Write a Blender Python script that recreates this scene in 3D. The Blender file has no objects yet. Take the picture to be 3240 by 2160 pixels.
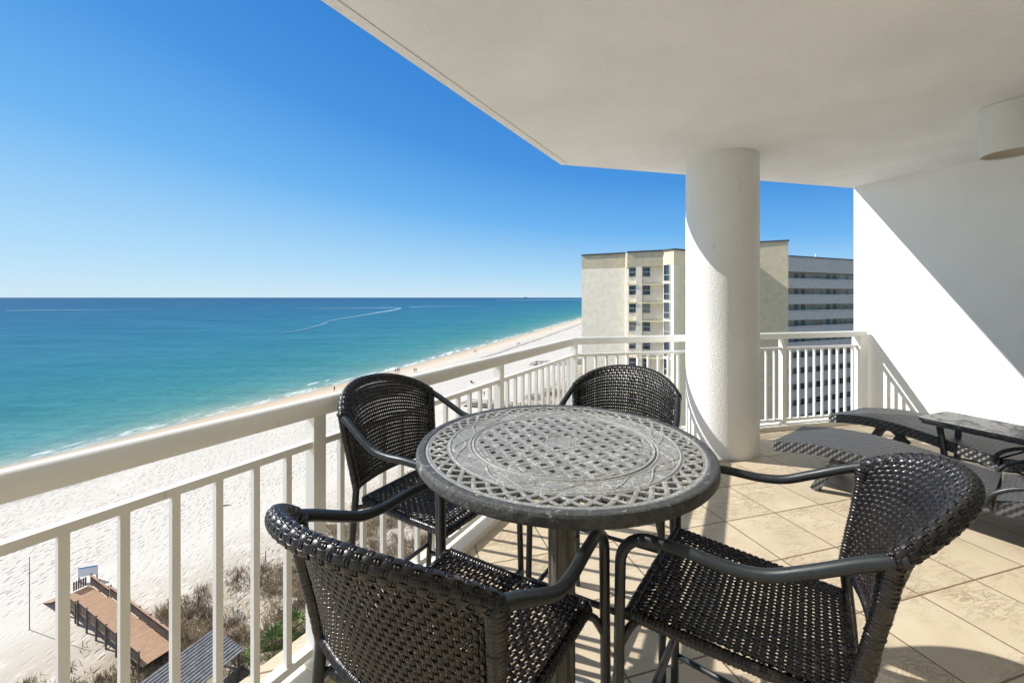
import bpy, math, random
import numpy as np
R = math.radians
sc = bpy.context.scene
col = sc.collection
random.seed(7); rng = np.random.default_rng(11)

# ------------------------------------------------------------------ camera
CAMZ = 1.46
cam_d = bpy.data.cameras.new('camera'); cam = bpy.data.objects.new('camera', cam_d); col.objects.link(cam)
cam.location = (0, 0, CAMZ); cam.rotation_euler = (R(90), 0, 0)
cam_d.sensor_width = 36; cam_d.lens = 14.58; cam_d.shift_y = -0.0429
cam_d.clip_start = 0.02; cam_d.clip_end = 1e6
sc.camera = cam
# ------------------------------------------------------------------ light
SUN_EL, SUN_ROT = 37.5, -73.0            # sun stands out to the left, over the water
w = bpy.data.worlds.new('World'); sc.world = w; w.use_nodes = True
nt = w.node_tree; bg = nt.nodes['Background']
sky = nt.nodes.new('ShaderNodeTexSky'); sky.sky_type = 'NISHITA'; sky.sun_disc = False
sky.sun_elevation = R(SUN_EL); sky.sun_rotation = R(SUN_ROT)
sky.air_density = 1.0; sky.dust_density = 0.0; sky.ozone_density = 4.0; sky.altitude = 30
# clear winter sky: the physical sky, pulled towards a cleaner blue that pales to the horizon
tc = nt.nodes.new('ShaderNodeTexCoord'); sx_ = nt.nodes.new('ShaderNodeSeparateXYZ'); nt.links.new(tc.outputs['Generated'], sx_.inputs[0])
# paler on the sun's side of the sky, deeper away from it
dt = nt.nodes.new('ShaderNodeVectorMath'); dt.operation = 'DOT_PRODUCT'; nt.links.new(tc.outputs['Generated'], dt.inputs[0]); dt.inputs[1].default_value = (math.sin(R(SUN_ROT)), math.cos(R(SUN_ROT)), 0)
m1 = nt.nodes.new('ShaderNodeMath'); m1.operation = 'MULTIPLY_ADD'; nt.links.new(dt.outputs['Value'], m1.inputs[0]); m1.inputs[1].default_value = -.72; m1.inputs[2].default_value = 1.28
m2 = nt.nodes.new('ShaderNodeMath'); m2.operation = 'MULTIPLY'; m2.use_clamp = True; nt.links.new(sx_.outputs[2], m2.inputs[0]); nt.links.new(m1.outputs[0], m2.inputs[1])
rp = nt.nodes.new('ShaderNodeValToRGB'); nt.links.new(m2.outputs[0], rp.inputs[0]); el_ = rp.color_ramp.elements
for p_, c_ in ((0.0, (5.3, 7.0, 8.2)), (.06, (3.7, 6.2, 8.3)), (.19, (1.35, 4.1, 7.9)), (.33, (.56, 2.7, 6.8)), (.52, (.27, 1.95, 5.8)), (.66, (.5, 1.9, 4.9)), (.82, (4.6, 5.2, 6.1)), (1.0, (5.4, 5.8, 6.5))):  # top stops brightened overhead, out of frame, as added fill for the ceiling
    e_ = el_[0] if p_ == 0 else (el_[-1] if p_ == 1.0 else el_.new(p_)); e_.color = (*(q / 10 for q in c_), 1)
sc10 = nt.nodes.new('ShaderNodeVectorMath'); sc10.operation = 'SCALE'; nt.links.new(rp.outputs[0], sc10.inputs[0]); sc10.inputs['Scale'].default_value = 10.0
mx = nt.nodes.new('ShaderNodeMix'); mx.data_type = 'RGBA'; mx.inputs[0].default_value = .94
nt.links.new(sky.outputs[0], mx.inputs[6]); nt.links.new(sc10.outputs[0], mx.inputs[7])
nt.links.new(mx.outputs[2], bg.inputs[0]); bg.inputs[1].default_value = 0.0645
sl = bpy.data.lights.new('sun', 'SUN'); sl.energy = 3.75; sl.angle = R(0.5); sl.color = (1.0, 0.965, 0.91)
so = bpy.data.objects.new('sun', sl); col.objects.link(so)
so.rotation_euler = (R(90 - SUN_EL), 0, R(-SUN_ROT) + math.pi)
so.location = (-20, 6, 30)
sc.view_settings.view_transform = 'Standard'; sc.view_settings.look = 'None'
sc.view_settings.gamma = 1; sc.view_settings.exposure = 0.82
sc.cycles.max_bounces = 10; sc.cycles.diffuse_bounces = 7; sc.cycles.glossy_bounces = 4

# ------------------------------------------------------------------ materials
def mat(name, color=(.5, .5, .5), rough=.5, spec=.5, metal=0.0):
    m = bpy.data.materials.new(name); m.use_nodes = True
    b = m.node_tree.nodes['Principled BSDF']
    b.inputs['Base Color'].default_value = (*color, 1); b.inputs['Roughness'].default_value = rough
    b.inputs['Specular IOR Level'].default_value = spec; b.inputs['Metallic'].default_value = metal
    return m
class N:
    """tiny node helper"""
    def __init__(s, m): s.m = m; s.t = m.node_tree; s.b = s.t.nodes['Principled BSDF']; s.n = s.t.nodes; s.l = s.t.links
    def new(s, k, **kw):
        n = s.n.new(k)
        for a, v in kw.items(): setattr(n, a, v)
        return n
    def put(s, sock, v):
        if hasattr(v, 'is_output') or isinstance(v, bpy.types.NodeSocket): s.l.new(v, sock)
        else: sock.default_value = v
    def coord(s, k='Object'): return s.new('ShaderNodeTexCoord').outputs[k]
    def pos(s): return s.new('ShaderNodeNewGeometry').outputs['Position']
    def math(s, op, a, b=0.0, clamp=False):
        n = s.new('ShaderNodeMath', operation=op); n.use_clamp = clamp
        s.put(n.inputs[0], a); s.put(n.inputs[1], b); return n.outputs[0]
    def sep(s, v):
        n = s.new('ShaderNodeSeparateXYZ'); s.l.new(v, n.inputs[0]); return n.outputs
    def map(s, v, scale=(1, 1, 1), rot=(0, 0, 0), loc=(0, 0, 0)):
        n = s.new('ShaderNodeMapping'); s.l.new(v, n.inputs[0])
        n.inputs['Scale'].default_value = scale; n.inputs['Rotation'].default_value = rot; n.inputs['Location'].default_value = loc
        return n.outputs[0]
    def noise(s, v, scale, detail=4, rough=.55, dist=0.0):
        n = s.new('ShaderNodeTexNoise'); s.l.new(v, n.inputs['Vector'])
        n.inputs['Scale'].default_value = scale; n.inputs['Detail'].default_value = detail
        n.inputs['Roughness'].default_value = rough; n.inputs['Distortion'].default_value = dist
        return n.outputs[0]
    def vor(s, v, scale, feature='F1', rnd=1.0):
        n = s.new('ShaderNodeTexVoronoi', feature=feature); s.l.new(v, n.inputs['Vector'])
        n.inputs['Scale'].default_value = scale; n.inputs['Randomness'].default_value = rnd
        return n.outputs['Distance']
    def ramp(s, f, stops):
        n = s.new('ShaderNodeValToRGB'); s.put(n.inputs[0], f); e = n.color_ramp.elements
        while len(e) < len(stops): e.new(.5)
        for q, (p, c) in zip(e, stops):
            q.position = p; q.color = (*c, 1) if len(c) == 3 else c
        return n.outputs[0]
    def rng(s, f, a, b, c=0.0, d=1.0):
        n = s.new('ShaderNodeMapRange'); s.put(n.inputs[0], f)
        for i, v in enumerate((a, b, c, d)): n.inputs[1 + i].default_value = v
        return n.outputs[0]
    def mix(s, f, a, b, mode='MIX'):
        n = s.new('ShaderNodeMix', data_type='RGBA', blend_type=mode)
        s.put(n.inputs[0], f)
        for k, v in ((6, a), (7, b)):
            if isinstance(v, bpy.types.NodeSocket): s.l.new(v, n.inputs[k])
            else: n.inputs[k].default_value = (*v, 1)
        return n.outputs[2]
    def bump(s, h, strength=.3, dist=.01):
        n = s.new('ShaderNodeBump'); s.l.new(h, n.inputs['Height'])
        n.inputs['Strength'].default_value = strength; n.inputs['Distance'].default_value = dist
        s.l.new(n.outputs[0], s.b.inputs['Normal']); return n
    def color(s, c): s.put(s.b.inputs['Base Color'], c)
    def rough(s, c): s.put(s.b.inputs['Roughness'], c)

def stucco(name, c, bump=.25, scale=90, stain=.08, dist=.004):
    m = mat(name, c, .85, .25); n = N(m); p = n.pos()
    big = n.noise(p, 1.3, 3); sm = n.noise(p, scale, 3, .6)
    dk = tuple(x * (1 - stain * 2.2) for x in c); lt = tuple(min(1, x * (1 + stain * .5)) for x in c)
    n.color(n.mix(n.rng(big, .35, .7), dk, lt)); n.bump(sm, bump, dist); return m

M = {}
M['ceiling'] = stucco('ceiling_stucco', (.915, .925, .93), .6, 70, .04, .012)
M['wall'] = stucco('wall_stucco', (.88, .88, .86), .35, 75, .02, .007)
M['column'] = stucco('column_stucco', (.83, .83, .80), .55, 85, .03, .012)
n = N(M['column']); p = n.pos(); c0 = n.b.inputs['Base Color'].links[0].from_socket
scuff = n.math('MULTIPLY', n.rng(n.noise(n.map(p, scale=(1, 1, .35)), 9, 6, .75), .60, .70), n.rng(n.noise(p, 1.7, 2), .50, .62))
n.color(n.mix(n.math('MULTIPLY', scuff, .5), c0, (.42, .41, .37)))
M['slab'] = stucco('slab_edge', (.80, .77, .70), .2, 60, .04)
m = mat('railing_paint', (.84, .83, .78), .38, .5); n = N(m)
n.color(n.mix(n.rng(n.noise(n.pos(), 3.0, 5), .45, .75), (.85, .84, .79), (.77, .75, .69)))
c0 = n.b.inputs['Base Color'].links[0].from_socket; n.color(n.mix(n.math('MULTIPLY', n.rng(n.noise(n.map(n.pos(), scale=(1, 1, .5)), 22, 7, .75), .64, .72), .4), c0, (.45, .42, .36))); n.bump(n.noise(n.pos(), 160, 2), .05, .002); M['rail'] = m

# floor tiles: 0.406 m squares, laid square to the far railing
TH = .276
m = mat('floor_tile', (.6, .5, .36), .5, .35); n = N(m)
uv = n.map(n.pos(), rot=(0, 0, 0), loc=(-1.283, -3.097, 0))
uv = n.map(uv, rot=(0, 0, -TH))
uv = n.map(uv, scale=(1 / .4058, 1 / .4058, 1))
x, y, z = n.sep(uv)
fx = n.math('ABSOLUTE', n.math('SUBTRACT', n.math('FRACT', n.math('ADD', x, 100.5)), .5))
fy = n.math('ABSOLUTE', n.math('SUBTRACT', n.math('FRACT', n.math('ADD', y, 100.5)), .5))
wob = n.math('MULTIPLY', n.noise(n.pos(), 30, 3), .006)
edge = n.math('SUBTRACT', n.math('MINIMUM', fx, fy), wob)
grout = n.rng(edge, .004, .011)
cell = n.new('ShaderNodeTexWhiteNoise', noise_dimensions='2D')
cc = n.new('ShaderNodeCombineXYZ'); n.l.new(n.math('FLOOR', n.math('ADD', x, 100.0)), cc.inputs[0]); n.l.new(n.math('FLOOR', n.math('ADD', y, 100.0)), cc.inputs[1])
n.l.new(cc.outputs[0], cell.inputs['Vector'])
# stone veins, stretched; shifted per tile
sh = n.new('ShaderNodeVectorMath', operation='MULTIPLY_ADD'); n.l.new(cell.outputs['Color'], sh.inputs[0]); sh.inputs[1].default_value = (7, 7, 7); n.l.new(uv, sh.inputs[2])
sv = n.map(sh.outputs[0], rot=(0, 0, R(-12)), scale=(1.0, 3.2, 1))
v1 = n.noise(sv, 2.2, 8, .68, 1.6); v2 = n.noise(sv, 7, 6, .7, .8)
patch = n.rng(n.noise(sh.outputs[0], 1.1, 2), .41, .63)
vein = n.math('MULTIPLY', n.rng(n.math('ABSOLUTE', n.math('SUBTRACT', v1, .5)), .035, .0), patch)
blot = n.math('MULTIPLY', n.rng(v2, .55, .72), patch)
base = n.mix(n.rng(n.noise(sh.outputs[0], 1.6, 5), .3, .7), (.53, .435, .30), (.63, .54, .395))
base = n.mix(n.math('MULTIPLY', cell.outputs['Value'], .35), base, (.505, .42, .295))
base = n.mix(n.math('MULTIPLY', vein, .75), base, (.25, .18, .10))
base = n.mix(n.math('MULTIPLY', blot, .6), base, (.33, .25, .15))
n.color(n.mix(grout, (.20, .13, .085), base)); n.rough(n.rng(v2, .3, .7, .42, .6))
h = n.math('ADD', grout, n.math('ADD', n.math('MULTIPLY', vein, -.3), n.math('MULTIPLY', n.noise(n.pos(), 60, 4), .25)))
n.bump(h, .5, .003); M['tile'] = m

# resin wicker, three shades of the same strands
def wicker(name, a, b, rough=.32):
    m = mat(name, a, rough, .55); n = N(m); p = n.coord()
    n.color(n.mix(n.rng(n.noise(p, 45, 3), .4, .65), a, b)); n.rough(n.rng(n.noise(p, 120, 2), .3, .7, rough - .06, rough + .14))
    worn = n.math('MULTIPLY', n.rng(n.noise(p, 26, 7, .72), .60, .66), n.rng(n.noise(p, 4, 3), .48, .60))
    c0 = n.b.inputs['Base Color'].links[0].from_socket; n.color(n.mix(n.math('MULTIPLY', worn, .75), c0, (.13, .10, .085)))
    n.bump(n.noise(n.map(p, scale=(1, 1, .3)), 500, 2), .12, .001); return m
M['wicker'] = wicker('dark_wicker', (.0075, .006, .0055), (.017, .0125, .010), .23)
M['wicker_rim'] = wicker('rim_wicker', (.008, .0075, .008), (.015, .013, .012), .32)
m = mat('powder_coat', (.025, .031, .032), .36, .5); n = N(m); p = n.coord()
rust = n.rng(n.noise(p, 14, 6, .65), .60, .70)
n.color(n.mix(n.math('MULTIPLY', rust, .6), n.mix(n.noise(p, 30, 3), (.0095, .0135, .0145), (.020, .026, .0275)), (.05, .026, .014)))
n.rough(n.rng(n.noise(p, 60, 4), .3, .7, .30, .48)); n.bump(n.noise(p, 260, 2), .10, .001); M['tube'] = m
# cast metal tabletop, paint gone chalky in flakes
m = mat('cast_metal', (.1, .1, .09), .55, .5); n = N(m); p = n.coord()
big = n.noise(p, 5, 3); f1 = n.noise(p, 38, 8, .72, 1.2); f2 = n.noise(n.map(p, scale=(1, 2.2, 1), rot=(0, 0, .5)), 75, 6, .7, 1.5)
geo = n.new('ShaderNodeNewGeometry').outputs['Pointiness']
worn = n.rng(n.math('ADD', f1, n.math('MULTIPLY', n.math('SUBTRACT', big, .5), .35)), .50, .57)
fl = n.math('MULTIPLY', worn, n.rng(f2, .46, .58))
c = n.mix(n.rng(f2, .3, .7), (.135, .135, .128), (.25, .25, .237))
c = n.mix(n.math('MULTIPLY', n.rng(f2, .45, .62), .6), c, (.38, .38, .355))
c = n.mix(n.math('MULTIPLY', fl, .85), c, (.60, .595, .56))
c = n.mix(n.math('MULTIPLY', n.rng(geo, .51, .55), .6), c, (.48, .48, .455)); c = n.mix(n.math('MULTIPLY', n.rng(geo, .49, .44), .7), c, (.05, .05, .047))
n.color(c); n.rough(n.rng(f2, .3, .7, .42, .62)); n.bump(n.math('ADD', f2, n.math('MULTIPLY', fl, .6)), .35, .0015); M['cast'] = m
m = mat('table_rim_metal', (.07, .07, .065), .5, .5); n = N(m); p = n.coord()
f2 = n.noise(p, 60, 7, .7, .8)
c = n.mix(n.rng(f2, .35, .7), (.036, .037, .035), (.095, .095, .09)); c = n.mix(n.math('MULTIPLY', n.rng(n.noise(p, 26, 8, .75), .58, .63), .8), c, (.36, .355, .33))
n.color(c); n.bump(f2, .9, .006); M['cast_rim'] = m
m = mat('pedestal_metal', (.16, .155, .13), .5, .5, .2); n = N(m); p = n.coord()
c = n.mix(n.rng(n.noise(n.map(p, scale=(1, 1, .12)), 55, 5), .35, .7), (.062, .060, .052), (.135, .128, .108))
n.color(n.mix(n.math('MULTIPLY', n.rng(n.noise(n.map(p, scale=(1, 1, .3)), 30, 6, .7), .66, .69), .8), c, (.55, .54, .50))); M['pedestal'] = m
# grey flat weave of the loungers
m = mat('grey_weave', (.05, .052, .054), .42, .45); n = N(m); p = n.coord(); x, y, z = n.sep(p)
k = 2 * math.pi / .046
sx = n.math('SINE', n.math('MULTIPLY', x, k)); sy = n.math('SINE', n.math('MULTIPLY', n.math('ADD', y, z), k))
hh = n.math('MULTIPLY', sx, sy)
n.color(n.mix(n.rng(n.math('ABSOLUTE', hh), 0, .35), (.034, .035, .037), (.072, .074, .077))); n.bump(hh, .9, .006); M['weave'] = m
m = mat('slate_top', (.03, .032, .034), .28, .5); n = N(m); p = n.coord()
sheen = n.rng(n.noise(n.map(p, scale=(1.6, 1, 1)), 6, 7, .7, 1.2), .5, .62)
n.color(n.mix(n.math('MULTIPLY', sheen, .5), (.028, .030, .032), (.30, .30, .29))); n.rough(n.rng(sheen, 0, 1, .2, .5)); M['slate'] = m  # pale noise patches put white reflections into the colour of the glossy top

# sand / water share one shoreline:  x = -110.7 + .343 y - 29 exp(-y/73)
def shore(y): return -110.7 + .343 * y - 29 * np.exp(-np.clip(y, -150, 1e9) / 73)
def shore_d(n):
    x, y, z = n.sep(n.pos())
    ex = n.math('EXPONENT', n.math('DIVIDE', n.math('MAXIMUM', y, -150.0), -73.0))
    s = n.math('SUBTRACT', n.math('ADD', n.math('MULTIPLY', y, .343), -110.7), n.math('MULTIPLY', ex, 29.0))
    return n.math('MULTIPLY', n.math('SUBTRACT', x, s), .946)      # metres landward of the water's edge
SEA = -30.0
def sandz(x, y):
    d = (np.asarray(x, float) - shore(np.asarray(y, float))) * .946
    z = np.where(d < 14, .055 * d, .77 + .006 * (d - 14))
    dn = np.clip((d - 72) / 25, 0, 1)
    z = z + dn * (.6 + .45 * np.sin(np.asarray(x) * .31 + 1.2 * np.sin(np.asarray(y) * .17)) + .35 * np.sin(np.asarray(y) * .43 + x * .12))
    return SEA + np.maximum(z, -2.5)

m = mat('sand', (.7, .66, .58), .9, .15); n = N(m); d = shore_d(n); p = n.pos()
dn = n.math('ADD', d, n.math('MULTIPLY', n.math('SUBTRACT', n.noise(p, .12, 4), .5), 5.0))
c = n.ramp(n.rng(dn, -6, 44), [(0, (.34, .30, .22)), (.10, (.40, .33, .24)), (.26, (.55, .45, .34)), (.36, (.57, .505, .41)), (.60, (.575, .535, .475)), (1, (.58, .54, .48))])
drift = n.math('MULTIPLY', n.rng(n.math('ABSOLUTE', n.math('SUBTRACT', dn, 24.3)), 2.4, .8), n.rng(n.noise(p, .35, 5, .7), .34, .46))
c = n.mix(n.math('MULTIPLY', drift, .8), c, (.27, .245, .22))
dune = n.math('MULTIPLY', n.rng(dn, 66, 80), n.rng(n.noise(p, .5, 6, .7), .36, .52))
c = n.mix(n.math('MULTIPLY', dune, .85), c, (.33, .27, .19))
n.color(c)
foot = n.vor(n.map(p, rot=(0, 0, .5), scale=(1.7, .85, 1)), 1.25); foot2 = n.noise(p, 2.6, 4, .6)
smooth = n.math('MULTIPLY', n.math('MULTIPLY', n.rng(dn, 12, 20), n.rng(n.math('ABSOLUTE', n.math('SUBTRACT', dn, 67.0)), 4, 12, .35, 1)), n.rng(n.noise(p, .05, 3), .34, .48))
hgt = n.math('MULTIPLY', n.math('ADD', n.math('MULTIPLY', n.rng(foot, .10, .38), .62), n.math('MULTIPLY', foot2, .55)), n.math('ADD', n.math('MULTIPLY', smooth, .9), .06))
n.bump(hgt, 1.0, .30); M['sand'] = m

m = mat('sea_water', (.02, .2, .3), .16, .5); n = N(m); d = shore_d(n); p = n.pos()
off = n.math('MULTIPLY', d, -1.0)
offn = n.math('ADD', off, n.math('MULTIPLY', n.math('SUBTRACT', n.noise(n.map(p, rot=(0, 0, R(20)), scale=(1, .22, 1)), .035, 5), .5), n.math('ADD', 6.0, n.math('MULTIPLY', off, .45))))
lg = n.math('LOGARITHM', n.math('MAXIMUM', offn, 1.0), 10.0)
c = n.ramp(n.rng(lg, 0, 4), [(.0, (.40, .42, .34)), (.16, (.23, .33, .275)), (.30, (.085, .240, .225)), (.42, (.030, .185, .205)), (.55, (.012, .142, .215)), (.69, (.005, .106, .208)), (.84, (.004, .076, .188)), (1, (.004, .070, .17))])
streak = n.noise(n.map(p, rot=(0, 0, R(65)), scale=(.25, 1, 1)), .03, 6, .65)
c = n.mix(n.math('MULTIPLY', n.rng(streak, .40, .62), .42), c, n.mix(.5, c, (.07, .23, .34)))
rip = n.noise(n.map(p, rot=(0, 0, R(25)), scale=(.45, 1, 1)), .55, 5, .7); rip2 = n.noise(n.map(p, rot=(0, 0, R(70)), scale=(.16, 1, 1)), .10, 5, .7)
c = n.mix(n.rng(n.math('ADD', n.math('MULTIPLY', rip, .6), n.math('MULTIPLY', rip2, .6)), .44, .76), n.mix(1.0, c, (.68, .76, .80), 'MULTIPLY'), n.mix(1.0, c, (1.30, 1.18, 1.12), 'MULTIPLY'))
band = n.math('ABSOLUTE', n.math('SUBTRACT', offn, 3.0)); band2 = n.math('ABSOLUTE', n.math('SUBTRACT', off, 10.0))
fn = n.noise(n.map(p, rot=(0, 0, R(-20)), scale=(1, .3, 1)), .35, 7, .7)
foam = n.math('MAXIMUM', n.math('MULTIPLY', n.rng(band, 3.2, .4), n.rng(fn, .47, .60)), n.math('MULTIPLY', n.rng(band2, 1.8, .3), n.rng(n.noise(n.map(p, rot=(0, 0, R(-20)), scale=(1, .35, 1)), 0.09, 4, .7), .60, .68)))
n.color(n.mix(foam, c, (.86, .88, .87)))
n.rough(n.math('ADD', n.math('MULTIPLY', foam, .6), .14))
n.b.inputs['IOR'].default_value = 1.33; n.b.inputs['Specular IOR Level'].default_value = .0
wv = n.noise(n.map(p, rot=(0, 0, R(15)), scale=(1, .45, 1)), .9, 5, .65); wv2 = n.noise(n.map(p, rot=(0, 0, R(-25)), scale=(1, .3, 1)), .12, 4, .6)
bn = n.bump(n.math('ADD', n.math('MULTIPLY', wv, .35), wv2), .8, .9)
# mirror share of a rippled sea stays modest even at grazing angles
df = n.new('ShaderNodeBsdfDiffuse'); n.l.new(n.b.inputs['Base Color'].links[0].from_socket, df.inputs[0]); n.l.new(bn.outputs[0], df.inputs['Normal'])
gl = n.new('ShaderNodeBsdfGlossy'); gl.inputs['Roughness'].default_value = .16; n.l.new(bn.outputs[0], gl.inputs['Normal'])
fr = n.new('ShaderNodeFresnel'); fr.inputs[0].default_value = 1.33; n.l.new(bn.outputs[0], fr.inputs['Normal'])
ms = n.new('ShaderNodeMixShader'); n.l.new(n.math('MINIMUM', n.math('MULTIPLY', fr.outputs[0], .55), .13), ms.inputs[0]); n.l.new(df.outputs[0], ms.inputs[1]); n.l.new(gl.outputs[0], ms.inputs[2])
n.l.new(ms.outputs[0], n.n['Material Output'].inputs[0]); M['sea'] = m
m = mat('slick_water', (.16, .36, .50), .12, .5); n = N(m)
n.color(n.mix(n.rng(n.noise(n.pos(), .02, 6, .7), .35, .65), (.015, .11, .22), (.085, .215, .32))); M['slick'] = m

M['white_stucco'] = stucco('far_white_stucco', (.92, .83, .66), .15, 3, .05, .05)
M['tan_stucco'] = stucco('far_tan_stucco', (.60, .52, .36), .15, 3, .06, .05)
M['yellow_stucco'] = stucco('far_yellow_stucco', (.86, .77, .50), .1, 3, .04, .05)
M['pale_band'] = stucco('pale_band_stucco', (.45, .46, .445), .1, 3, .05, .05)
M['roof_dark'] = mat('roof_edge', (.045, .05, .06), .5)
m = mat('window_glass', (.015, .03, .045), .06, .6); n = N(m)
n.color(n.mix(n.rng(n.noise(n.map(n.pos(), scale=(2, 2, .4)), 1.0, 2), .4, .6), (.012, .03, .045), (.06, .085, .10))); M['glass'] = m
oi = n.new('ShaderNodeObjectInfo').outputs['Random']; c0 = n.b.inputs['Base Color'].links[0].from_socket
n.color(n.mix(n.rng(oi, .62, .66), c0, n.mix(n.rng(oi, .8, .82), (.07, .10, .11), (.22, .22, .20))))
M['white_frame'] = mat('white_frame', (.62, .61, .56), .5); M['corridor_wall'] = stucco('corridor_wall_stucco', (.46, .44, .38), .1, 3, .05, .05)
M['door'] = mat('door_teal', (.06, .12, .13), .5)
def wood(name, a, b, scale=6, rough=.8):
    m = mat(name, a, rough, .2); n = N(m); p = n.pos()
    g = n.noise(n.map(p, scale=(1, 1, .4)), scale, 6, .7)
    n.color(n.mix(n.rng(g, .35, .65), a, b)); return m
M['deck'] = wood('deck_boards', (.36, .222, .138), (.46, .305, .195), 3)
# board gaps across the walk
n = N(M['deck']); x, y, z = n.sep(n.pos())
run = n.math('ADD', n.math('MULTIPLY', x, .886), n.math('MULTIPLY', y, -.463))
gap = n.rng(n.math('ABSOLUTE', n.math('SUBTRACT', n.math('FRACT', n.math('MULTIPLY', n.math('ADD', run, 200), 3.4)), .5)), .36, .46)
old = n.b.inputs['Base Color'].links[0].from_socket
n.color(n.mix(gap, old, (.12, .065, .04)))
M['grey_wood'] = wood('weathered_wood', (.11, .085, .065), (.22, .175, .135), 4)
M['cap_wood'] = wood('rail_cap_wood', (.30, .175, .11), (.40, .26, .18), 4)
M['dark_wood'] = wood('far_wood', (.07, .055, .045), (.14, .11, .09), 2)
m = mat('metal_roof', (.12, .12, .125), .55, .3); n = N(m)
n.color(n.mix(n.rng(n.noise(n.pos(), 2.2, 6, .7), .35, .7), (.13, .128, .122), (.30, .295, .285))); M['metal_roof'] = m
M['sign_white'] = mat('sign_white', (.68, .72, .75), .5); M['sign_blue'] = mat('sign_blue', (.10, .30, .55), .5)
M['can_light'] = stucco('can_light_paint', (.74, .76, .74), .05, 60, .02)
M['can_inside'] = mat('can_inside', (.42, .37, .28), .6)
M['post_wood'] = mat('post_wood', (.09, .07, .055), .8)
def leafm(name, a, b, sc_=.8):
    m = mat(name, a, .6, .3); n = N(m)
    n.color(n.mix(n.rng(n.noise(n.pos(), sc_, 4), .35, .65), a, b)); return m
M['dry_grass'] = leafm('dry_grass', (.17, .125, .075), (.43, .335, .21), .6)
M['green'] = leafm('palmetto_green', (.05, .085, .02), (.22, .28, .075), 5)
M['olive'] = leafm('shrub_olive', (.055, .065, .025), (.11, .10, .05), .7)

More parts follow.
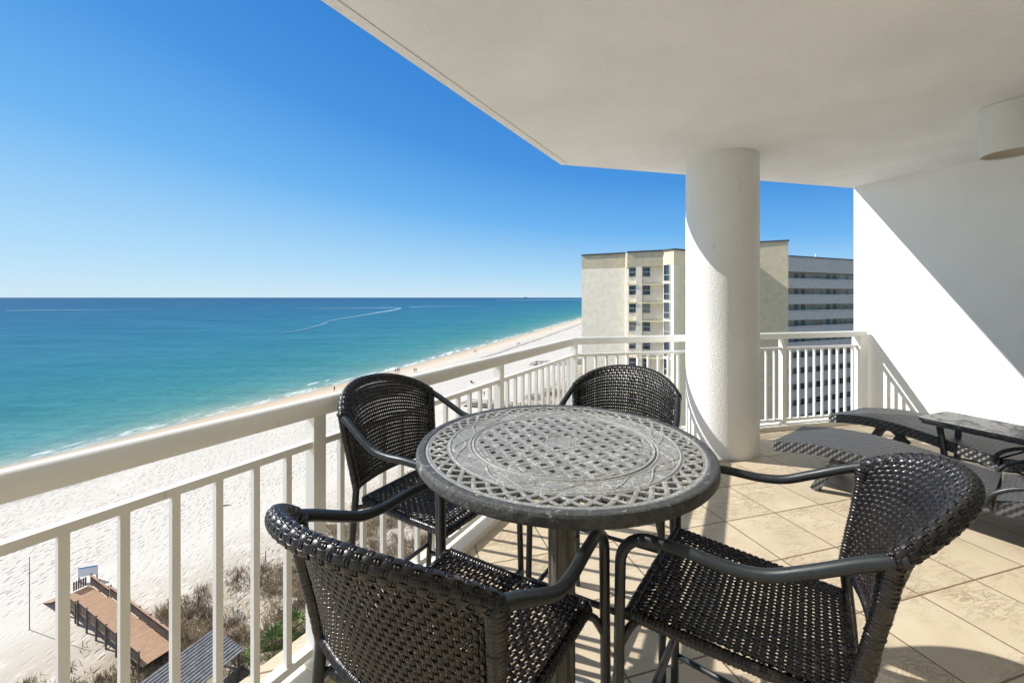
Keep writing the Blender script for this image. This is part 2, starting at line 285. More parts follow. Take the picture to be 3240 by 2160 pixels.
# ------------------------------------------------------------------ mesh helpers
class MB:
    def __init__(s): s.v = []; s.f = []; s.c = 0
    def add(s, v, f):
        v = np.asarray(v, float).reshape(-1, 3); s.v.append(v)
        if isinstance(f, np.ndarray): s.f.extend((f + s.c).tolist())
        else: s.f.extend([[i + s.c for i in q] for q in f])
        s.c += len(v); return s
    def box(s, c, size, rz=0.0, axes=None):
        hx, hy, hz = (q / 2 for q in size)
        v = np.array([(a * hx, b * hy, d * hz) for d in (-1, 1) for b in (-1, 1) for a in (-1, 1)])
        if axes is not None: v = v @ np.array(axes)
        else:
            ca, sa = math.cos(rz), math.sin(rz); v = np.stack([v[:, 0] * ca - v[:, 1] * sa, v[:, 0] * sa + v[:, 1] * ca, v[:, 2]], 1)
        return s.add(v + np.array(c), [(0, 2, 3, 1), (4, 5, 7, 6), (0, 1, 5, 4), (2, 6, 7, 3), (0, 4, 6, 2), (1, 3, 7, 5)])
    def beam(s, a, b, w_, h_, up=(0, 0, 1)):
        a = np.array(a, float); b = np.array(b, float); t = b - a; L = np.linalg.norm(t); t /= L
        side = np.cross(np.array(up, float), t); side /= np.linalg.norm(side); u = np.cross(t, side)
        return s.box((a + b) / 2, (L, w_, h_), axes=[t, side, u])
    def prism(s, poly, z0, z1):
        k = len(poly); a = sum(poly[i][0] * poly[(i + 1) % k][1] - poly[(i + 1) % k][0] * poly[i][1] for i in range(k))
        if a < 0: poly = poly[::-1]
        v = [(x, y, z0) for x, y in poly] + [(x, y, z1) for x, y in poly]
        f = [tuple(range(k - 1, -1, -1)), tuple(range(k, 2 * k))] + [(i, (i + 1) % k, (i + 1) % k + k, i + k) for i in range(k)]
        return s.add(v, f)
    def tube(s, path, r, segs=10, caps=True, flat=1.0):
        P = np.asarray(path, float); k = len(P); r = np.broadcast_to(np.asarray(r, float), (k,))
        T = np.gradient(P, axis=0); T /= np.linalg.norm(T, axis=1)[:, None]
        nrm = np.cross(T[0], (0, 0, 1.0)); 
        if np.linalg.norm(nrm) < .1: nrm = np.cross(T[0], (1.0, 0, 0))
        nrm /= np.linalg.norm(nrm); rows = []
        a = np.linspace(0, 2 * math.pi, segs, endpoint=False)
        for i in range(k):
            nrm = nrm - T[i] * (nrm @ T[i]); nrm /= np.linalg.norm(nrm); b = np.cross(T[i], nrm)
            rows.append(P[i] + r[i] * (np.cos(a)[:, None] * nrm * flat + np.sin(a)[:, None] * b))
        i, j = np.meshgrid(np.arange(k - 1), np.arange(segs), indexing='ij'); j2 = (j + 1) % segs
        f = np.stack([i * segs + j, i * segs + j2, (i + 1) * segs + j2, (i + 1) * segs + j], -1).reshape(-1, 4).tolist()
        if caps: f += [list(range(segs - 1, -1, -1)), list(range((k - 1) * segs, k * segs))]
        return s.add(np.concatenate(rows), f)
    def lathe(s, prof, segs=64, c=(0, 0), close=False):
        a = np.linspace(0, 2 * math.pi, segs, endpoint=False)
        v = np.concatenate([np.stack([c[0] + r * np.cos(a), c[1] + r * np.sin(a), np.full(segs, z)], 1) for r, z in prof]); k = len(prof)
        i, j = np.meshgrid(np.arange(k if close else k - 1), np.arange(segs), indexing='ij'); j2 = (j + 1) % segs; i2 = (i + 1) % k
        return s.add(v, np.stack([i * segs + j, i * segs + j2, i2 * segs + j2, i2 * segs + j], -1).reshape(-1, 4))
    def grid(s, P):
        a, b, _ = P.shape; i, j = np.meshgrid(np.arange(a - 1), np.arange(b - 1), indexing='ij')
        return s.add(P.reshape(-1, 3), np.stack([i * b + j, (i + 1) * b + j, (i + 1) * b + j + 1, i * b + j + 1], -1).reshape(-1, 4))
    def build(s, name, m, parent=None, smooth=False, world=False, angle=None):
        v = np.concatenate(s.v)
        if world and parent is not None:
            off = np.zeros(3); q = parent
            while q is not None: off += np.array(q.location); q = q.parent
            v = v - off
        me = bpy.data.meshes.new(name); me.from_pydata(v.tolist(), [], s.f); me.update()
        for mm in (m if isinstance(m, (list, tuple)) else [m]): me.materials.append(mm)
        if smooth:
            me.polygons.foreach_set('use_smooth', [True] * len(me.polygons))
            if angle: me.set_sharp_from_angle(angle=R(angle))
        o = bpy.data.objects.new(name, me); col.objects.link(o)
        if parent is not None: o.parent = parent
        return o
def tag(o, label=None, cat=None, group=None, kind=None):
    for k, v in (('label', label), ('category', cat), ('group', group), ('kind', kind)):
        if v: o[k] = v
    return o
def thing(name, label, cat, loc=(0, 0, 0), rz=0.0, group=None):
    o = bpy.data.objects.new(name, None); col.objects.link(o); o.location = loc; o.rotation_euler = (0, 0, rz); o.empty_display_size = .2
    return tag(o, label, cat, group)
def copy_tree(o, parent=None):
    c = o.copy(); col.objects.link(c)
    if parent is not None: c.parent = parent
    for ch in list(o.children): copy_tree(ch, c)
    return c
def curve(pts, k=8):
    """Catmull-Rom through pts"""
    P = np.array(pts, float); P = np.vstack([2 * P[0] - P[1], P, 2 * P[-1] - P[-2]]); out = []
    for i in range(1, len(P) - 2):
        t = np.linspace(0, 1, k, endpoint=False)[:, None]; a, b, c, d = P[i - 1:i + 3]
        out.append(.5 * (2 * b + (c - a) * t + (2 * a - 5 * b + 4 * c - d) * t ** 2 + (3 * b - a - 3 * c + d) * t ** 3))
    return np.vstack(out + [P[-2][None]])
def weave(mb, S, nu, nv, wr, wc, amp, th, sub=5, double=True, ca=1.0):
    """real basket weave on the surface S(u,v): nv flat row strands over and under nu column strands"""
    e = 1e-3
    def frame(u, v):
        p = S(u, v); du = S(u + e, v) - S(u - e, v); dv = S(u, v + e) - S(u, v - e)
        nn = np.cross(du, dv); nn /= np.linalg.norm(nn, axis=-1, keepdims=True) + 1e-12
        return p, du / (np.linalg.norm(du, axis=-1, keepdims=True) + 1e-12), dv / (np.linalg.norm(dv, axis=-1, keepdims=True) + 1e-12), nn
    def strands(c, wd, nn, half, t):                      # c: (k, n, 3); no two strands quite alike
        k, n_, _ = c.shape; c = c + wd * (half * .05 * rng.standard_normal((k, 1, 1))) + nn * (amp * .10 * rng.standard_normal((k, 1, 1))); half = half * (1 + .05 * rng.standard_normal((k, 1, 1)))
        V = np.stack([c - wd * half, c - wd * half * .72 + nn * t, c + wd * half * .72 + nn * t, c + wd * half, c + wd * half * .72 - nn * t, c - wd * half * .72 - nn * t], 2)
        i, j, q = np.meshgrid(np.arange(k), np.arange(n_ - 1), np.arange(6), indexing='ij'); q2 = (q + 1) % 6
        b = (i * n_ + j) * 6; b2 = (i * n_ + j + 1) * 6
        mb.add(V.reshape(-1, 3), np.stack([b + q, b + q2, b2 + q2, b2 + q], -1).reshape(-1, 4))
    u = np.linspace(0, 1, nu * sub + 1); j = np.arange(nv)
    U, V = np.meshgrid(u, (j + .5) / nv); p, du, dv, nn = frame(U, V)
    ph = np.cos(math.pi * (U * nu - .5) + math.pi * j[:, None])
    strands(p + nn * (amp * ph)[..., None], dv, nn, wr / 2, th)
    v = np.linspace(0, 1, nv * sub + 1); i = np.arange(nu)
    for o in ((-.32, .32) if double else (0,)):
        U, V = np.meshgrid((i + .5) / nu, v, indexing='ij'); ww = wc
        p, du, dv, nn = frame(U, V)
        ph = -np.cos(math.pi * (V * nv - .5) + math.pi * i[:, None])
        strands(p + nn * (amp * ca * ph)[..., None] + du * (o * ww), du, nn, ww / (3.4 if double else 2), th)
def wrapped(mb, path, r, pitch=.008, segs=10):
    """a tube bound round with flat cane"""
    P = np.asarray(path, float); L = np.r_[0, np.cumsum(np.linalg.norm(np.diff(P, axis=0), axis=1))]
    k = max(6, int(L[-1] / pitch) * 4); s_ = np.linspace(0, L[-1], k); Q = np.stack([np.interp(s_, L, P[:, a]) for a in range(3)], 1)
    rr = np.interp(s_, L, np.broadcast_to(r, (len(P),))) * (1 - .11 * (np.arange(k) % 4 == 0)) * (1 + .03 * rng.standard_normal(k))
    mb.tube(Q, rr, segs)

# ------------------------------------------------------------------ balcony shell
CEIL = 2.80
E0 = np.array((.492, 4.19)); e1 = np.array((-.5045, -.8634)); E2 = np.array((4.19, 5.085))
W0 = np.array((4.19, 5.085)); wd = np.array((.343, -.939)); wn = np.array((.939, .343))
Eb = E0 + e1 * 6.6; Wb = W0 + wd * 7.02
outline = [tuple(E0), tuple(W0 - wd * 0.002), tuple(Wb), tuple(Eb)]
f_ = MB().prism(outline, -.25, 0).build('floor', M['tile']); tag(f_, kind='structure')
c_ = MB()
c_.prism(outline, CEIL, CEIL + .25)
ce = c_.build('ceiling', M['ceiling']); tag(ce, kind='structure')
dg = MB(); inn = np.array((.8634, -.5045)) * .07
dg.beam((*(E0 + inn - e1 * -.02), CEIL - .0015), (*(Eb + inn), CEIL - .0015), .0035, .003); dr = dg.build('drip_groove', mat('groove_dark', (.42, .39, .34), .9), ce)
wl = MB().prism([tuple(W0), tuple(Wb), tuple(Wb + wn * .25), tuple(W0 + wn * .25)], -1.0, CEIL + .12)
tag(wl.build('partition_wall', M['wall']), 'white stucco partition wall at the right end of the balcony, crossed by a diagonal shadow', 'wall')
bk = MB().prism([(Eb[0], -1.506), (Eb[0], -1.7), (Wb[0] + .3, -1.7), (Wb[0] + .3, -1.506)], -1, CEIL - .002)
tag(bk.build('rear_wall', M['slab']), 'cream stucco wall of the apartment behind the balcony', 'wall')
CX, CY, CR = 2.04, 4.04, .322
cb = MB().lathe([(0, -.002), (CR, -.002)] + [(CR, z) for z in np.linspace(0.001, CEIL + .001, 12)] + [(0, CEIL + .001)], 96, (CX, CY))
tag(cb.build('column', M['column'], smooth=True, angle=50), 'thick round white stucco column standing on the balcony floor behind the table', 'column')
# surface mounted can light
lx, ly = 3.50, 2.90
ct = thing('ceiling_light', 'white cylinder light fixed under the ceiling near the right edge', 'light', (lx, ly, CEIL))
MB().lathe([(.165, -.002), (.167, -.03), (.157, -.33), (.150, -.335), (.146, -.328), (.150, -.06), (0, -.05)], 64).build('shade', M['can_light'], ct, True, angle=40)
MB().lathe([(.1455, -.326), (.1, -.30), (0, -.295)], 48).build('diffuser', M['can_inside'], ct, True)

# ------------------------------------------------------------------ railing
RC = np.array((.61, 4.09)); rd1 = np.array((-.4917, -.8708)); R2 = np.array((4.20, 4.94)); rd2 = (R2 - RC) / np.linalg.norm(R2 - RC)
rt = thing('railing', 'white metal balcony railing with square balusters running along the beach side and behind the column', 'railing', (*RC, 0))
L1 = 5.5; L2 = float(np.linalg.norm(R2 - RC))
end1 = RC + rd1 * L1
prof = [(-.03, -.069), (.03, -.069), (.033, -.055), (.033, -.032), (.028, -.014), (.016, -.003), (0, 0), (-.016, -.003), (-.028, -.014), (-.033, -.032), (-.033, -.055)]
def extrude(mb, path2, z, pr):
    """rail profile swept along a plan polyline with mitred joints"""
    P = [np.array(q) for q in path2]; rows = []
    for i, q in enumerate(P):
        a = P[i] - P[i - 1] if i else P[1] - P[0]; b = P[i + 1] - P[i] if i + 1 < len(P) else a
        a = a / np.linalg.norm(a); b = b / np.linalg.norm(b); na = np.array((-a[1], a[0])); nb = np.array((-b[1], b[0]))
        mm = na + nb; mm = mm / (mm @ na)
        rows.append([(*(q + mm * px), z + pz) for px, pz in pr])
    V = np.array(rows); k = len(pr); n_ = len(P)
    i, j = np.meshgrid(np.arange(n_ - 1), np.arange(k), indexing='ij'); j2 = (j + 1) % k
    mb.add(V.reshape(-1, 3), np.stack([i * k + j, i * k + j2, (i + 1) * k + j2, (i + 1) * k + j], -1).reshape(-1, 4).tolist() + [list(range(k)), list(range((n_ - 1) * k, n_ * k))[::-1]])
ends = R2 - rd2 * .002
line = [tuple(end1), tuple(RC), tuple(ends)]
b = MB(); extrude(b, line, 1.067, prof); b.build('top_rail', M['rail'], rt, True, True, 60)
rect = lambda w_, h_: [(-w_ / 2, -h_), (w_ / 2, -h_), (w_ / 2, 0), (-w_ / 2, 0)]
b = MB(); extrude(b, line, .902, rect(.032, .026)); b.build('middle_rail', M['rail'], rt, world=True)
b = MB(); extrude(b, line, .10, rect(.032, .03)); b.build('bottom_rail', M['rail'], rt, world=True)
def upright(p, d, w_, z0, z1, name):
    if name == 'post': MB().box((p[0], p[1], .0515), (.105, .105, .009), math.atan2(d[1], d[0])).build('base_plate', M['rail'], rt, world=True)
    MB().box((p[0], p[1], (z0 + z1) / 2), (w_, w_, z1 - z0), math.atan2(d[1], d[0])).build(name, M['rail'], rt, world=True)
upright(RC, rd1, .058, .002, 1.0, 'post')
step = 1.393
for k in range(3):
    a = .03 + step * k; bb = a + step
    pp = RC + rd1 * bb; upright(pp, rd1, .052, .002, .999, 'post')
    for i in range(1, 12): upright(RC + rd1 * (a + step * i / 12), rd1, .021, .096, .88, 'baluster')
posts2 = [1.40, 2.50]
for s_ in posts2: upright(RC + rd2 * s_, rd2, .052, .002, .999, 'post')
MB().box((*(R2 - rd2 * .075), .5), (.11, .10, .996), math.atan2(rd2[1], rd2[0])).build('post', M['rail'], rt, world=True)
stops = [0, 1.40, 2.50, L2 - .075]
for a, bb in zip(stops[:-1], stops[1:]):
    k = round((bb - a) / .113)
    for i in range(1, k): upright(RC + rd2 * (a + (bb - a) * i / k), rd2, .021, .096, .88, 'baluster')
b = MB(); extrude(b, line, .045, rect(.17, .047)); cu = b.build('kerb', M['slab']); tag(cu, kind='structure')

# ------------------------------------------------------------------ table
TX, TY, TR, TZ = .16, 1.335, .457, 1.0
tt = thing('bistro_table', 'round grey cast metal bar table with pierced lattice top and flaking paint', 'table', (TX, TY, 0))
h_ = .0021; ax = np.arange(-.436, .4361, h_); gx, gy = np.meshgrid(ax, ax, indexing='ij')
def height(x, y):
    r = np.hypot(x, y); a = np.arctan2(y, x); z = np.zeros_like(x); hole = np.zeros(x.shape, bool)
    ridge = lambda dist, w_, hh: np.maximum(0, 1 - np.abs(dist) / w_) * hh
    for rr in (.036, .028, .047): z += ridge(r - rr, .0035, .0016)
    z += ridge(r - .283, .0045, .0032) - ridge(r - .2885, .003, .0015) + ridge(r - .294, .0035, .0022) + ridge(r - .356, .0045, .0032) + ridge(r - .424, .0035, .002) + ridge(r - .433, .003, .0018)
    # inner basket lattice: strips two by two with square piercings
    q = R(24); px = (x * math.cos(q) + y * math.sin(q)) / .0475 + .5; py = (-x * math.sin(q) + y * math.cos(q)) / .0475 + .5
    ix, iy = np.floor(px), np.floor(py); fx, fy = px - ix - .5, py - iy - .5
    odd = ((ix + iy) % 2) == 0
    inn = (r < .272) & (r > .056)
    hw = np.where(odd, .20, .165); hh = np.where(odd, .165, .20)
    hole |= inn & (np.abs(fx) < hw) & (np.abs(fy) < hh) & (r < .262)
    z += np.where(inn, ridge(np.minimum(np.abs(np.abs(fx) - .5), np.abs(np.abs(fy) - .5)), .05, -.0014), 0)
    z += np.where(inn, np.where(odd, np.cos(fx * math.pi), np.cos(fy * math.pi)) * .0026, 0)
    # pierced criss-cross ring
    kk = 24; rc = .390; tw = np.abs(((a * kk / (2 * math.pi)) % 1) - .5) * 2
    tri = lambda ph: np.abs((((a * kk / (2 * math.pi)) + ph) % 1) - .5) * 4 - 1
    b1 = np.abs((r - rc) - .024 * tri(0)); b2 = np.abs((r - rc) - .024 * tri(.5))
    ring = np.abs(r - rc) < .0245
    bars = np.minimum(b1, b2)
    hole |= ring & (bars > .0080)
    z += np.where(ring, ridge(bars, .0080, .0014), 0)
    # scrolls between the ring lines
    m6 = (a * 8 / (2 * math.pi)) % 1
    for s0, s1 in ((.318, .026), (.330, -.024)):
        z += np.where((r > .299) & (r < .350), ridge((r - s0) - s1 * np.sin(2 * math.pi * m6 + (0 if s1 > 0 else .9)), .0036, .0028), 0)
    z += np.where((r > .299) & (r < .350), ridge(np.hypot(r - .324, (m6 - .5) * .25) - .019, .003, .0016), 0)
    return z, hole
zz, _ = height(gx, gy); cx_, cy_ = gx[:-1, :-1] + h_ / 2, gy[:-1, :-1] + h_ / 2
_, hole = height(cx_, cy_); keep = (~hole) & (np.hypot(cx_, cy_) < .4335)
n_ = len(ax); idx = np.arange(n_ * n_).reshape(n_, n_); TH_ = .007
ci, cj = np.nonzero(keep); top = np.stack([idx[ci, cj], idx[ci + 1, cj], idx[ci + 1, cj + 1], idx[ci, cj + 1]], 1)
kp = np.pad(keep, 1); NB = n_ * n_; sides = []
for di, dj, a, b_ in ((-1, 0, (0, 1), (0, 0)), (1, 0, (1, 0), (1, 1)), (0, -1, (0, 0), (1, 0)), (0, 1, (1, 1), (0, 1))):
    ed = keep & ~kp[1 + di:kp.shape[0] - 1 + di, 1 + dj:kp.shape[1] - 1 + dj]; i, j = np.nonzero(ed)
    va = idx[i + a[0], j + a[1]]; vb = idx[i + b_[0], j + b_[1]]; sides.append(np.stack([va, vb, vb + NB, va + NB], 1))
bot = top[:, ::-1] + NB; F = np.concatenate([top, bot] + sides)
V = np.concatenate([np.stack([gx, gy, zz], -1).reshape(-1, 3), np.stack([gx, gy, np.full_like(gx, -TH_)], -1).reshape(-1, 3)])
used = np.zeros(len(V), bool); used[F.ravel()] = True; remap = np.cumsum(used) - 1
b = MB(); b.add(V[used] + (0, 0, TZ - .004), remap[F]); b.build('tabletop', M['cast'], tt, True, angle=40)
MB().lathe([(.4295, TZ - .013), (.4295, TZ - .003), (.434, TZ - .001), (.449, TZ - .001), (.4535, TZ - .003), (.4565, TZ - .008), (.4575, TZ - .011), (.4575, TZ - .029), (.454, TZ - .034), (.444, TZ - .034), (.440, TZ - .02)], 180, close=True).build('rim', M['cast_rim'], tt, True, angle=22)
b = MB(); pr = []
for k in range(48):
    a = 2 * math.pi * k / 48; r = .041 + .0035 * (1 if (k % 6) < 3 else -1) * .8; pr.append((r * math.cos(a), r * math.sin(a)))
b.prism(pr, .035, TZ - .01); b.box((0, 0, TZ - .018), (.5, .04, .016), .4); b.box((0, 0, TZ - .0185), (.5, .04, .015), .4 + math.pi / 2)
b.build('pedestal', M['pedestal'], tt)
MB().lathe([(.268, .001), (.271, .014), (.262, .024), (.20, .034), (.12, .044), (.07, .058), (.045, .075), (0, .075)], 72).build('base', M['cast'], tt, True)

# ------------------------------------------------------------------ bar chairs
def arc(hw, sag, y0):
    Rr = (hw * hw + sag * sag) / (2 * sag); ph = math.asin(hw / Rr)
    return lambda t: (Rr * np.sin(ph * t), y0 - sag + Rr * (1 - np.cos(ph * t)))
topa, bota = arc(.240, .134, -.255), arc(.216, .04, -.212)
def Tz(t): return 1.015 + .088 * (1 - np.clip(np.abs(t), 0, 1) ** 2.3)
def Sback(u, v):
    t = 2 * u - 1; x1, y1 = topa(t); x2, y2 = bota(t); z1 = Tz(t) + .013; z2 = .752 + 0 * t
    q = np.clip(v, 0, 1) ** .72; x = x1 * (1 - v) + x2 * v; y = y1 * (1 - q) + y2 * q; z = z1 * (1 - v) + z2 * v
    return np.stack([x, y, z], -1)
def Sseat(u, v):
    t = 2 * u - 1; hw = .217 + (.185 - .217) * v; y = .215 - .425 * v
    z = .716 - .018 * np.sin(math.pi * np.clip(v, 0, 1)) * (1 - t * t) - .012 * v - .018 * np.exp(-((v) / .05) ** 2)
    return np.stack([t * hw, y, z + 0 * t], -1)
def bar_chair():
    ch = thing('bar_chair', 'x', 'chair')
    b = MB(); weave(b, Sseat, 30, 27, .0112, .0062, .0030, .0011, ca=.4); seat = b.build('seat', M['wicker'], ch, True)
    b = MB()
    for sx in (-1, 1): wrapped(b, [(sx * .217, .205, .70), (sx * .20, 0, .69), (sx * .185, -.205, .69)], .014, .009)
    wrapped(b, [(-.217, .212, .698), (0, .216, .692), (.217, .212, .698)], .014, .009); wrapped(b, [(-.185, -.21, .69), (.185, -.21, .69)], .013, .009)
    b.build('edging', M['wicker'], seat, True)
    b = MB(); weave(b, Sback, 50, 25, .0119, .0060, .0021, .0009, ca=.45); back = b.build('backrest', M['wicker'], ch, True)
    # braided rim: a weave wound on a fat tube that follows the top edge
    def Srim(u, v):
        t = (2 * u - 1) * 1.02; x, y = topa(t); z = Tz(t) + .004
        e = 1e-3; xa, ya = topa(t - e); xb, yb = topa(t + e); T = np.stack([xb - xa, yb - ya, Tz(t + e) - Tz(t - e)], -1)
        T /= np.linalg.norm(T, axis=-1, keepdims=True); up = np.stack([0 * t, 0 * t, 1 + 0 * t], -1)
        sd = np.cross(T, up); sd /= np.linalg.norm(sd, axis=-1, keepdims=True); u2 = np.cross(sd, T)
        a = -2 * math.pi * v; rr = .0148
        n2 = np.hypot(x, y + .12); x = x + .005 * x / n2; y = y + .005 * (y + .12) / n2
        return np.stack([x, y, z - .006], -1) + rr * (np.cos(a)[..., None] * sd * .92 + np.sin(a)[..., None] * u2 * 1.1)
    b = MB(); weave(b, Srim, 46, 10, .0116, .0072, .0013, .0009, 6)
    tt_ = np.linspace(-1.03, 1.03, 60); x, y = topa(tt_); n2 = np.hypot(x, y + .12); b.tube(np.stack([x + .005 * x / n2, y + .005 * (y + .12) / n2, Tz(tt_) - .002], 1), .0134, 12)
    b.build('rim', M['wicker_rim'], back, True)
    for sx in (-1, 1):
        b = MB(); wrapped(b, curve([(sx * .240, -.255, 1.01), (sx * .236, -.245, .93), (sx * .224, -.225, .82), (sx * .216, -.212, .742)]), np.r_[np.linspace(.021, .0155, 12), np.full(13, .0155)], .0085)
        b.build('upright', M['wicker'], back, True)
    b = MB(); tb = np.linspace(-1, 1, 40); x, y = bota(tb); wrapped(b, np.stack([x, y, np.full(40, .752)], 1), .0125, .0055); b.build('lower_edge', M['wicker_rim'], back, True)
    r_ = .0127
    for sx in (-1, 1):
        p = [(sx * .243, -.275, 1.022), (sx * .250, -.21, .993), (sx * .257, -.14, .957), (sx * .260, -.075, .927), (sx * .260, -.01, .917), (sx * .258, .07, .918), (sx * .255, .135, .915)]
        q = curve(p, 8); a = np.linspace(0, math.pi / 2, 10)[1:]
        bend = np.stack([np.full(9, sx * .254), .142 + .078 * np.sin(a), .837 + .078 * np.cos(a)], 1)
        MB().tube(np.vstack([q, bend, [(sx * .254, .2205, .80)]]), r_, 14).build('armrest', M['tube'], ch, True, angle=50)
        MB().tube([(sx * .254, .2205, .802), (sx * .256, .224, .5), (sx * .262, .236, .002)], .0125, 14).build('leg', M['tube'], ch, True, angle=50)
        MB().tube([(sx * .2165, -.2125, .76), (sx * .219, -.225, .62), (sx * .236, -.272, .002)], .0125, 14).build('leg', M['tube'], ch, True, angle=50)
        MB().tube(curve([(sx * .205, .19, .692), (sx * .235, .205, .680), (sx * .252, .222, .640)], 5), .0095, 10).build('bracket', M['tube'], ch, True)
        MB().tube([(sx * .260, .232, .26), (sx * .228, -.252, .26)], .0095, 10).build('stretcher', M['tube'], ch, True)
        MB().tube([(sx * .195, -.16, .688), (sx * .217, -.222, .668)], .009, 8).build('bracket', M['tube'], ch, True)
    MB().tube([(-.258, .231, .32), (.258, .231, .32)], .0115, 10).build('footrest', M['tube'], ch, True)
    MB().tube([(-.227, -.253, .30), (.227, -.253, .30)], .0095, 10).build('stretcher', M['tube'], ch, True)
    return ch
proto = bar_chair()
chairs = [  # mid point between the two ends of the rim, and the way the chair faces
    ((-.232, .727), (.50, .866), 'dark wicker bar chair nearest the camera, seen from behind with its woven back to us'),
    ((-.510, 1.764), (.862, -.507), 'dark wicker bar chair between the table and the long railing, its back against the sea'),
    ((.530, 1.977), (-.492, -.870), 'dark wicker bar chair beyond the table, facing the camera in front of the column'),
    ((.788, .900), (-.808, .589), 'dark wicker bar chair right of the table with shaded seat, below the loungers')]
for i, (mid, f, lab) in enumerate(chairs):
    f = np.array(f) / np.linalg.norm(f); c = np.array(mid) + f * .255
    o = proto if i == 0 else copy_tree(proto)
    o.location = (c[0], c[1], 0); o.rotation_euler = (0, 0, math.atan2(f[1], f[0]) - math.pi / 2)
    tag(o, lab, 'chair', 'bar chairs around the table')

# ------------------------------------------------------------------ loungers and side table
def lounger():
    """origin at the near foot corner, +x along the bed, +y across it"""
    lo = thing('sun_lounger', 'x', 'lounger'); W_ = .62; T_ = .082
    px = np.array([0, .10, .25, .42, .60, .80, 1.0, 1.15]); pz = np.array([.305, .335, .362, .372, .362, .335, .303, .285])
    xs = np.linspace(0, 1.15, 40); zs = np.interp(xs, px, pz); zs = np.convolve(np.pad(zs, 3, mode='edge'), np.ones(7) / 7, 'valid')
    def slab(mb, xs, zs, x_in=0.0):
        rows = []
        for x_, z_ in zip(xs, zs):
            rows.append([(x_, 0.0, z_ - T_), (x_, 0, z_ - .008), (x_, .008, z_), (x_, W_ / 2, z_ - .006), (x_, W_ - .008, z_), (x_, W_, z_ - .008), (x_, W_, z_ - T_)])
        V = np.array(rows); mb.grid(V)
        k = len(xs); mb.add(V[0], [[0, 1, 2, 3, 4, 5, 6]]); mb.add(V[-1], [[6, 5, 4, 3, 2, 1, 0]])
        V2 = V[:, [0, 6]]; mb.grid(V2[:, ::-1])
    b = MB(); slab(b, xs, zs); b.build('bed', M['weave'], lo, True, angle=35)
    xb = np.linspace(1.165, 1.95, 16); zb = .285 + (xb - 1.165) * .22
    b = MB(); slab(b, xb, zb); b.build('backrest', M['weave'], lo, True, angle=35)
    for y_ in (.06, W_ - .06):
        MB().beam((.42, y_, .31), (.26, y_, .003), .055, .05, (0, 1, 0)).build('leg', M['weave'], lo)
        MB().beam((1.45, y_, .28), (1.55, y_, .003), .055, .05, (0, 1, 0)).build('leg', M['weave'], lo)
        MB().beam((.45, y_, .315), (.60, y_, .20), .03, .04, (0, 1, 0)).build('strut', M['tube'], lo)
    MB().beam((.40, .06, .27), (.40, W_ - .06, .27), .04, .03).build('crossbar', M['tube'], lo)
    MB().beam((1.48, .06, .22), (1.48, W_ - .06, .22), .04, .03).build('crossbar', M['tube'], lo)
    for y_ in (-.015, W_ + .015):
        MB().tube(curve([(1.12, y_, .25), (1.16, y_, .33), (1.28, y_, .40), (1.5, y_, .43), (1.72, y_, .43)], 6), .013, 10).build('armrest', M['tube'], lo, True)
    return lo
lo = lounger(); lo.location = (2.10, 3.33, 0); lo.rotation_euler = (0, 0, math.atan2(-.8, .6))
tag(lo, 'grey woven sun lounger nearer the camera, its foot end beside the column', 'lounger', 'sun loungers by the partition wall')
l2 = copy_tree(lo); l2.location = (3.13, 4.10, 0); l2.rotation_euler = (0, 0, math.atan2(-.923, .385))
tag(l2, 'grey woven sun lounger farther off, lying along the white partition wall', 'lounger', 'sun loungers by the partition wall')
sd = np.array((.36, -.933)); sn = np.array((.933, .36)); s0 = np.array((3.27, 3.36))
ctr = s0 + sd * .38 + sn * .225
st = thing('side_table', 'low dark side table with glossy rounded top standing between the two loungers', 'side table', (*ctr, 0), math.atan2(sd[1], sd[0]))
pts = []
for cx0, cy0, a0 in ((.33, .175, 0), (-.33, .175, 90), (-.33, -.175, 180), (.33, -.175, 270)):
    for k in range(7): a = R(a0 + 15 * k); pts.append((cx0 + .05 * math.cos(a), cy0 + .05 * math.sin(a)))
MB().prism(pts, .475, .497).build('tabletop', M['slate'], st)
MB().prism([(x * .97, y * .95) for x, y in pts], .452, .475).build('apron', M['tube'], st)
for sx, sy in ((-1, -1), (1, -1), (-1, 1), (1, 1)):
    MB().beam((sx * .27, sy * .14, .452), (sx * .25, sy * .055, .002), .032, .028, (0, 1, 0)).build('leg', M['tube'], st)
a = np.linspace(0, 2 * math.pi, 33); MB().tube(np.stack([.09 * np.cos(a), .06 * np.sin(a), np.full(33, .20)], 1), .008, 8, False).build('brace_ring', M['tube'], st, True)
MB().beam((-.26, -.08, .2), (-.09, 0, .2), .014, .014).build('brace', M['tube'], st); MB().beam((.09, 0, .2), (.26, -.08, .2), .014, .014).build('brace', M['tube'], st)

# ------------------------------------------------------------------ beach, sea
FP = 1312.0
def ray(px, py): return (px - 1620) / FP, (py - 941) / FP           # slope right, slope down (photo pixels)
def on_z(px, py, z):
    a, b_ = ray(px, py); Y = (CAMZ - z) / b_; return np.array((a * Y, Y))
def on_sand(px, py):
    z = -29.2
    for _ in range(12): q = on_z(px, py, z); z = float(sandz(q[0], q[1]))
    return np.array((q[0], q[1], z))
ys = np.r_[np.arange(-60, 20, 8), np.arange(20, 160, 1.6), np.arange(160, 420, 6), np.geomspace(420, 4000, 30)]
ds = np.r_[np.arange(-40, 0, 4), np.arange(0, 60, 2), np.arange(60, 150, 1.5), np.geomspace(150, 900, 12)]
Yg, Dg = np.meshgrid(ys, ds, indexing='ij'); Xg = shore(Yg) + Dg / .946
Zg = sandz(Xg, Yg) + np.where(Dg > 74, .12 * np.sin(Xg * 1.7) * np.sin(Yg * 1.9), 0)
b = MB(); b.grid(np.stack([Xg, Yg, Zg], -1)[:, ::-1]); tag(b.build('beach', M['sand'], smooth=True), kind='structure')
S_ = 150000.0
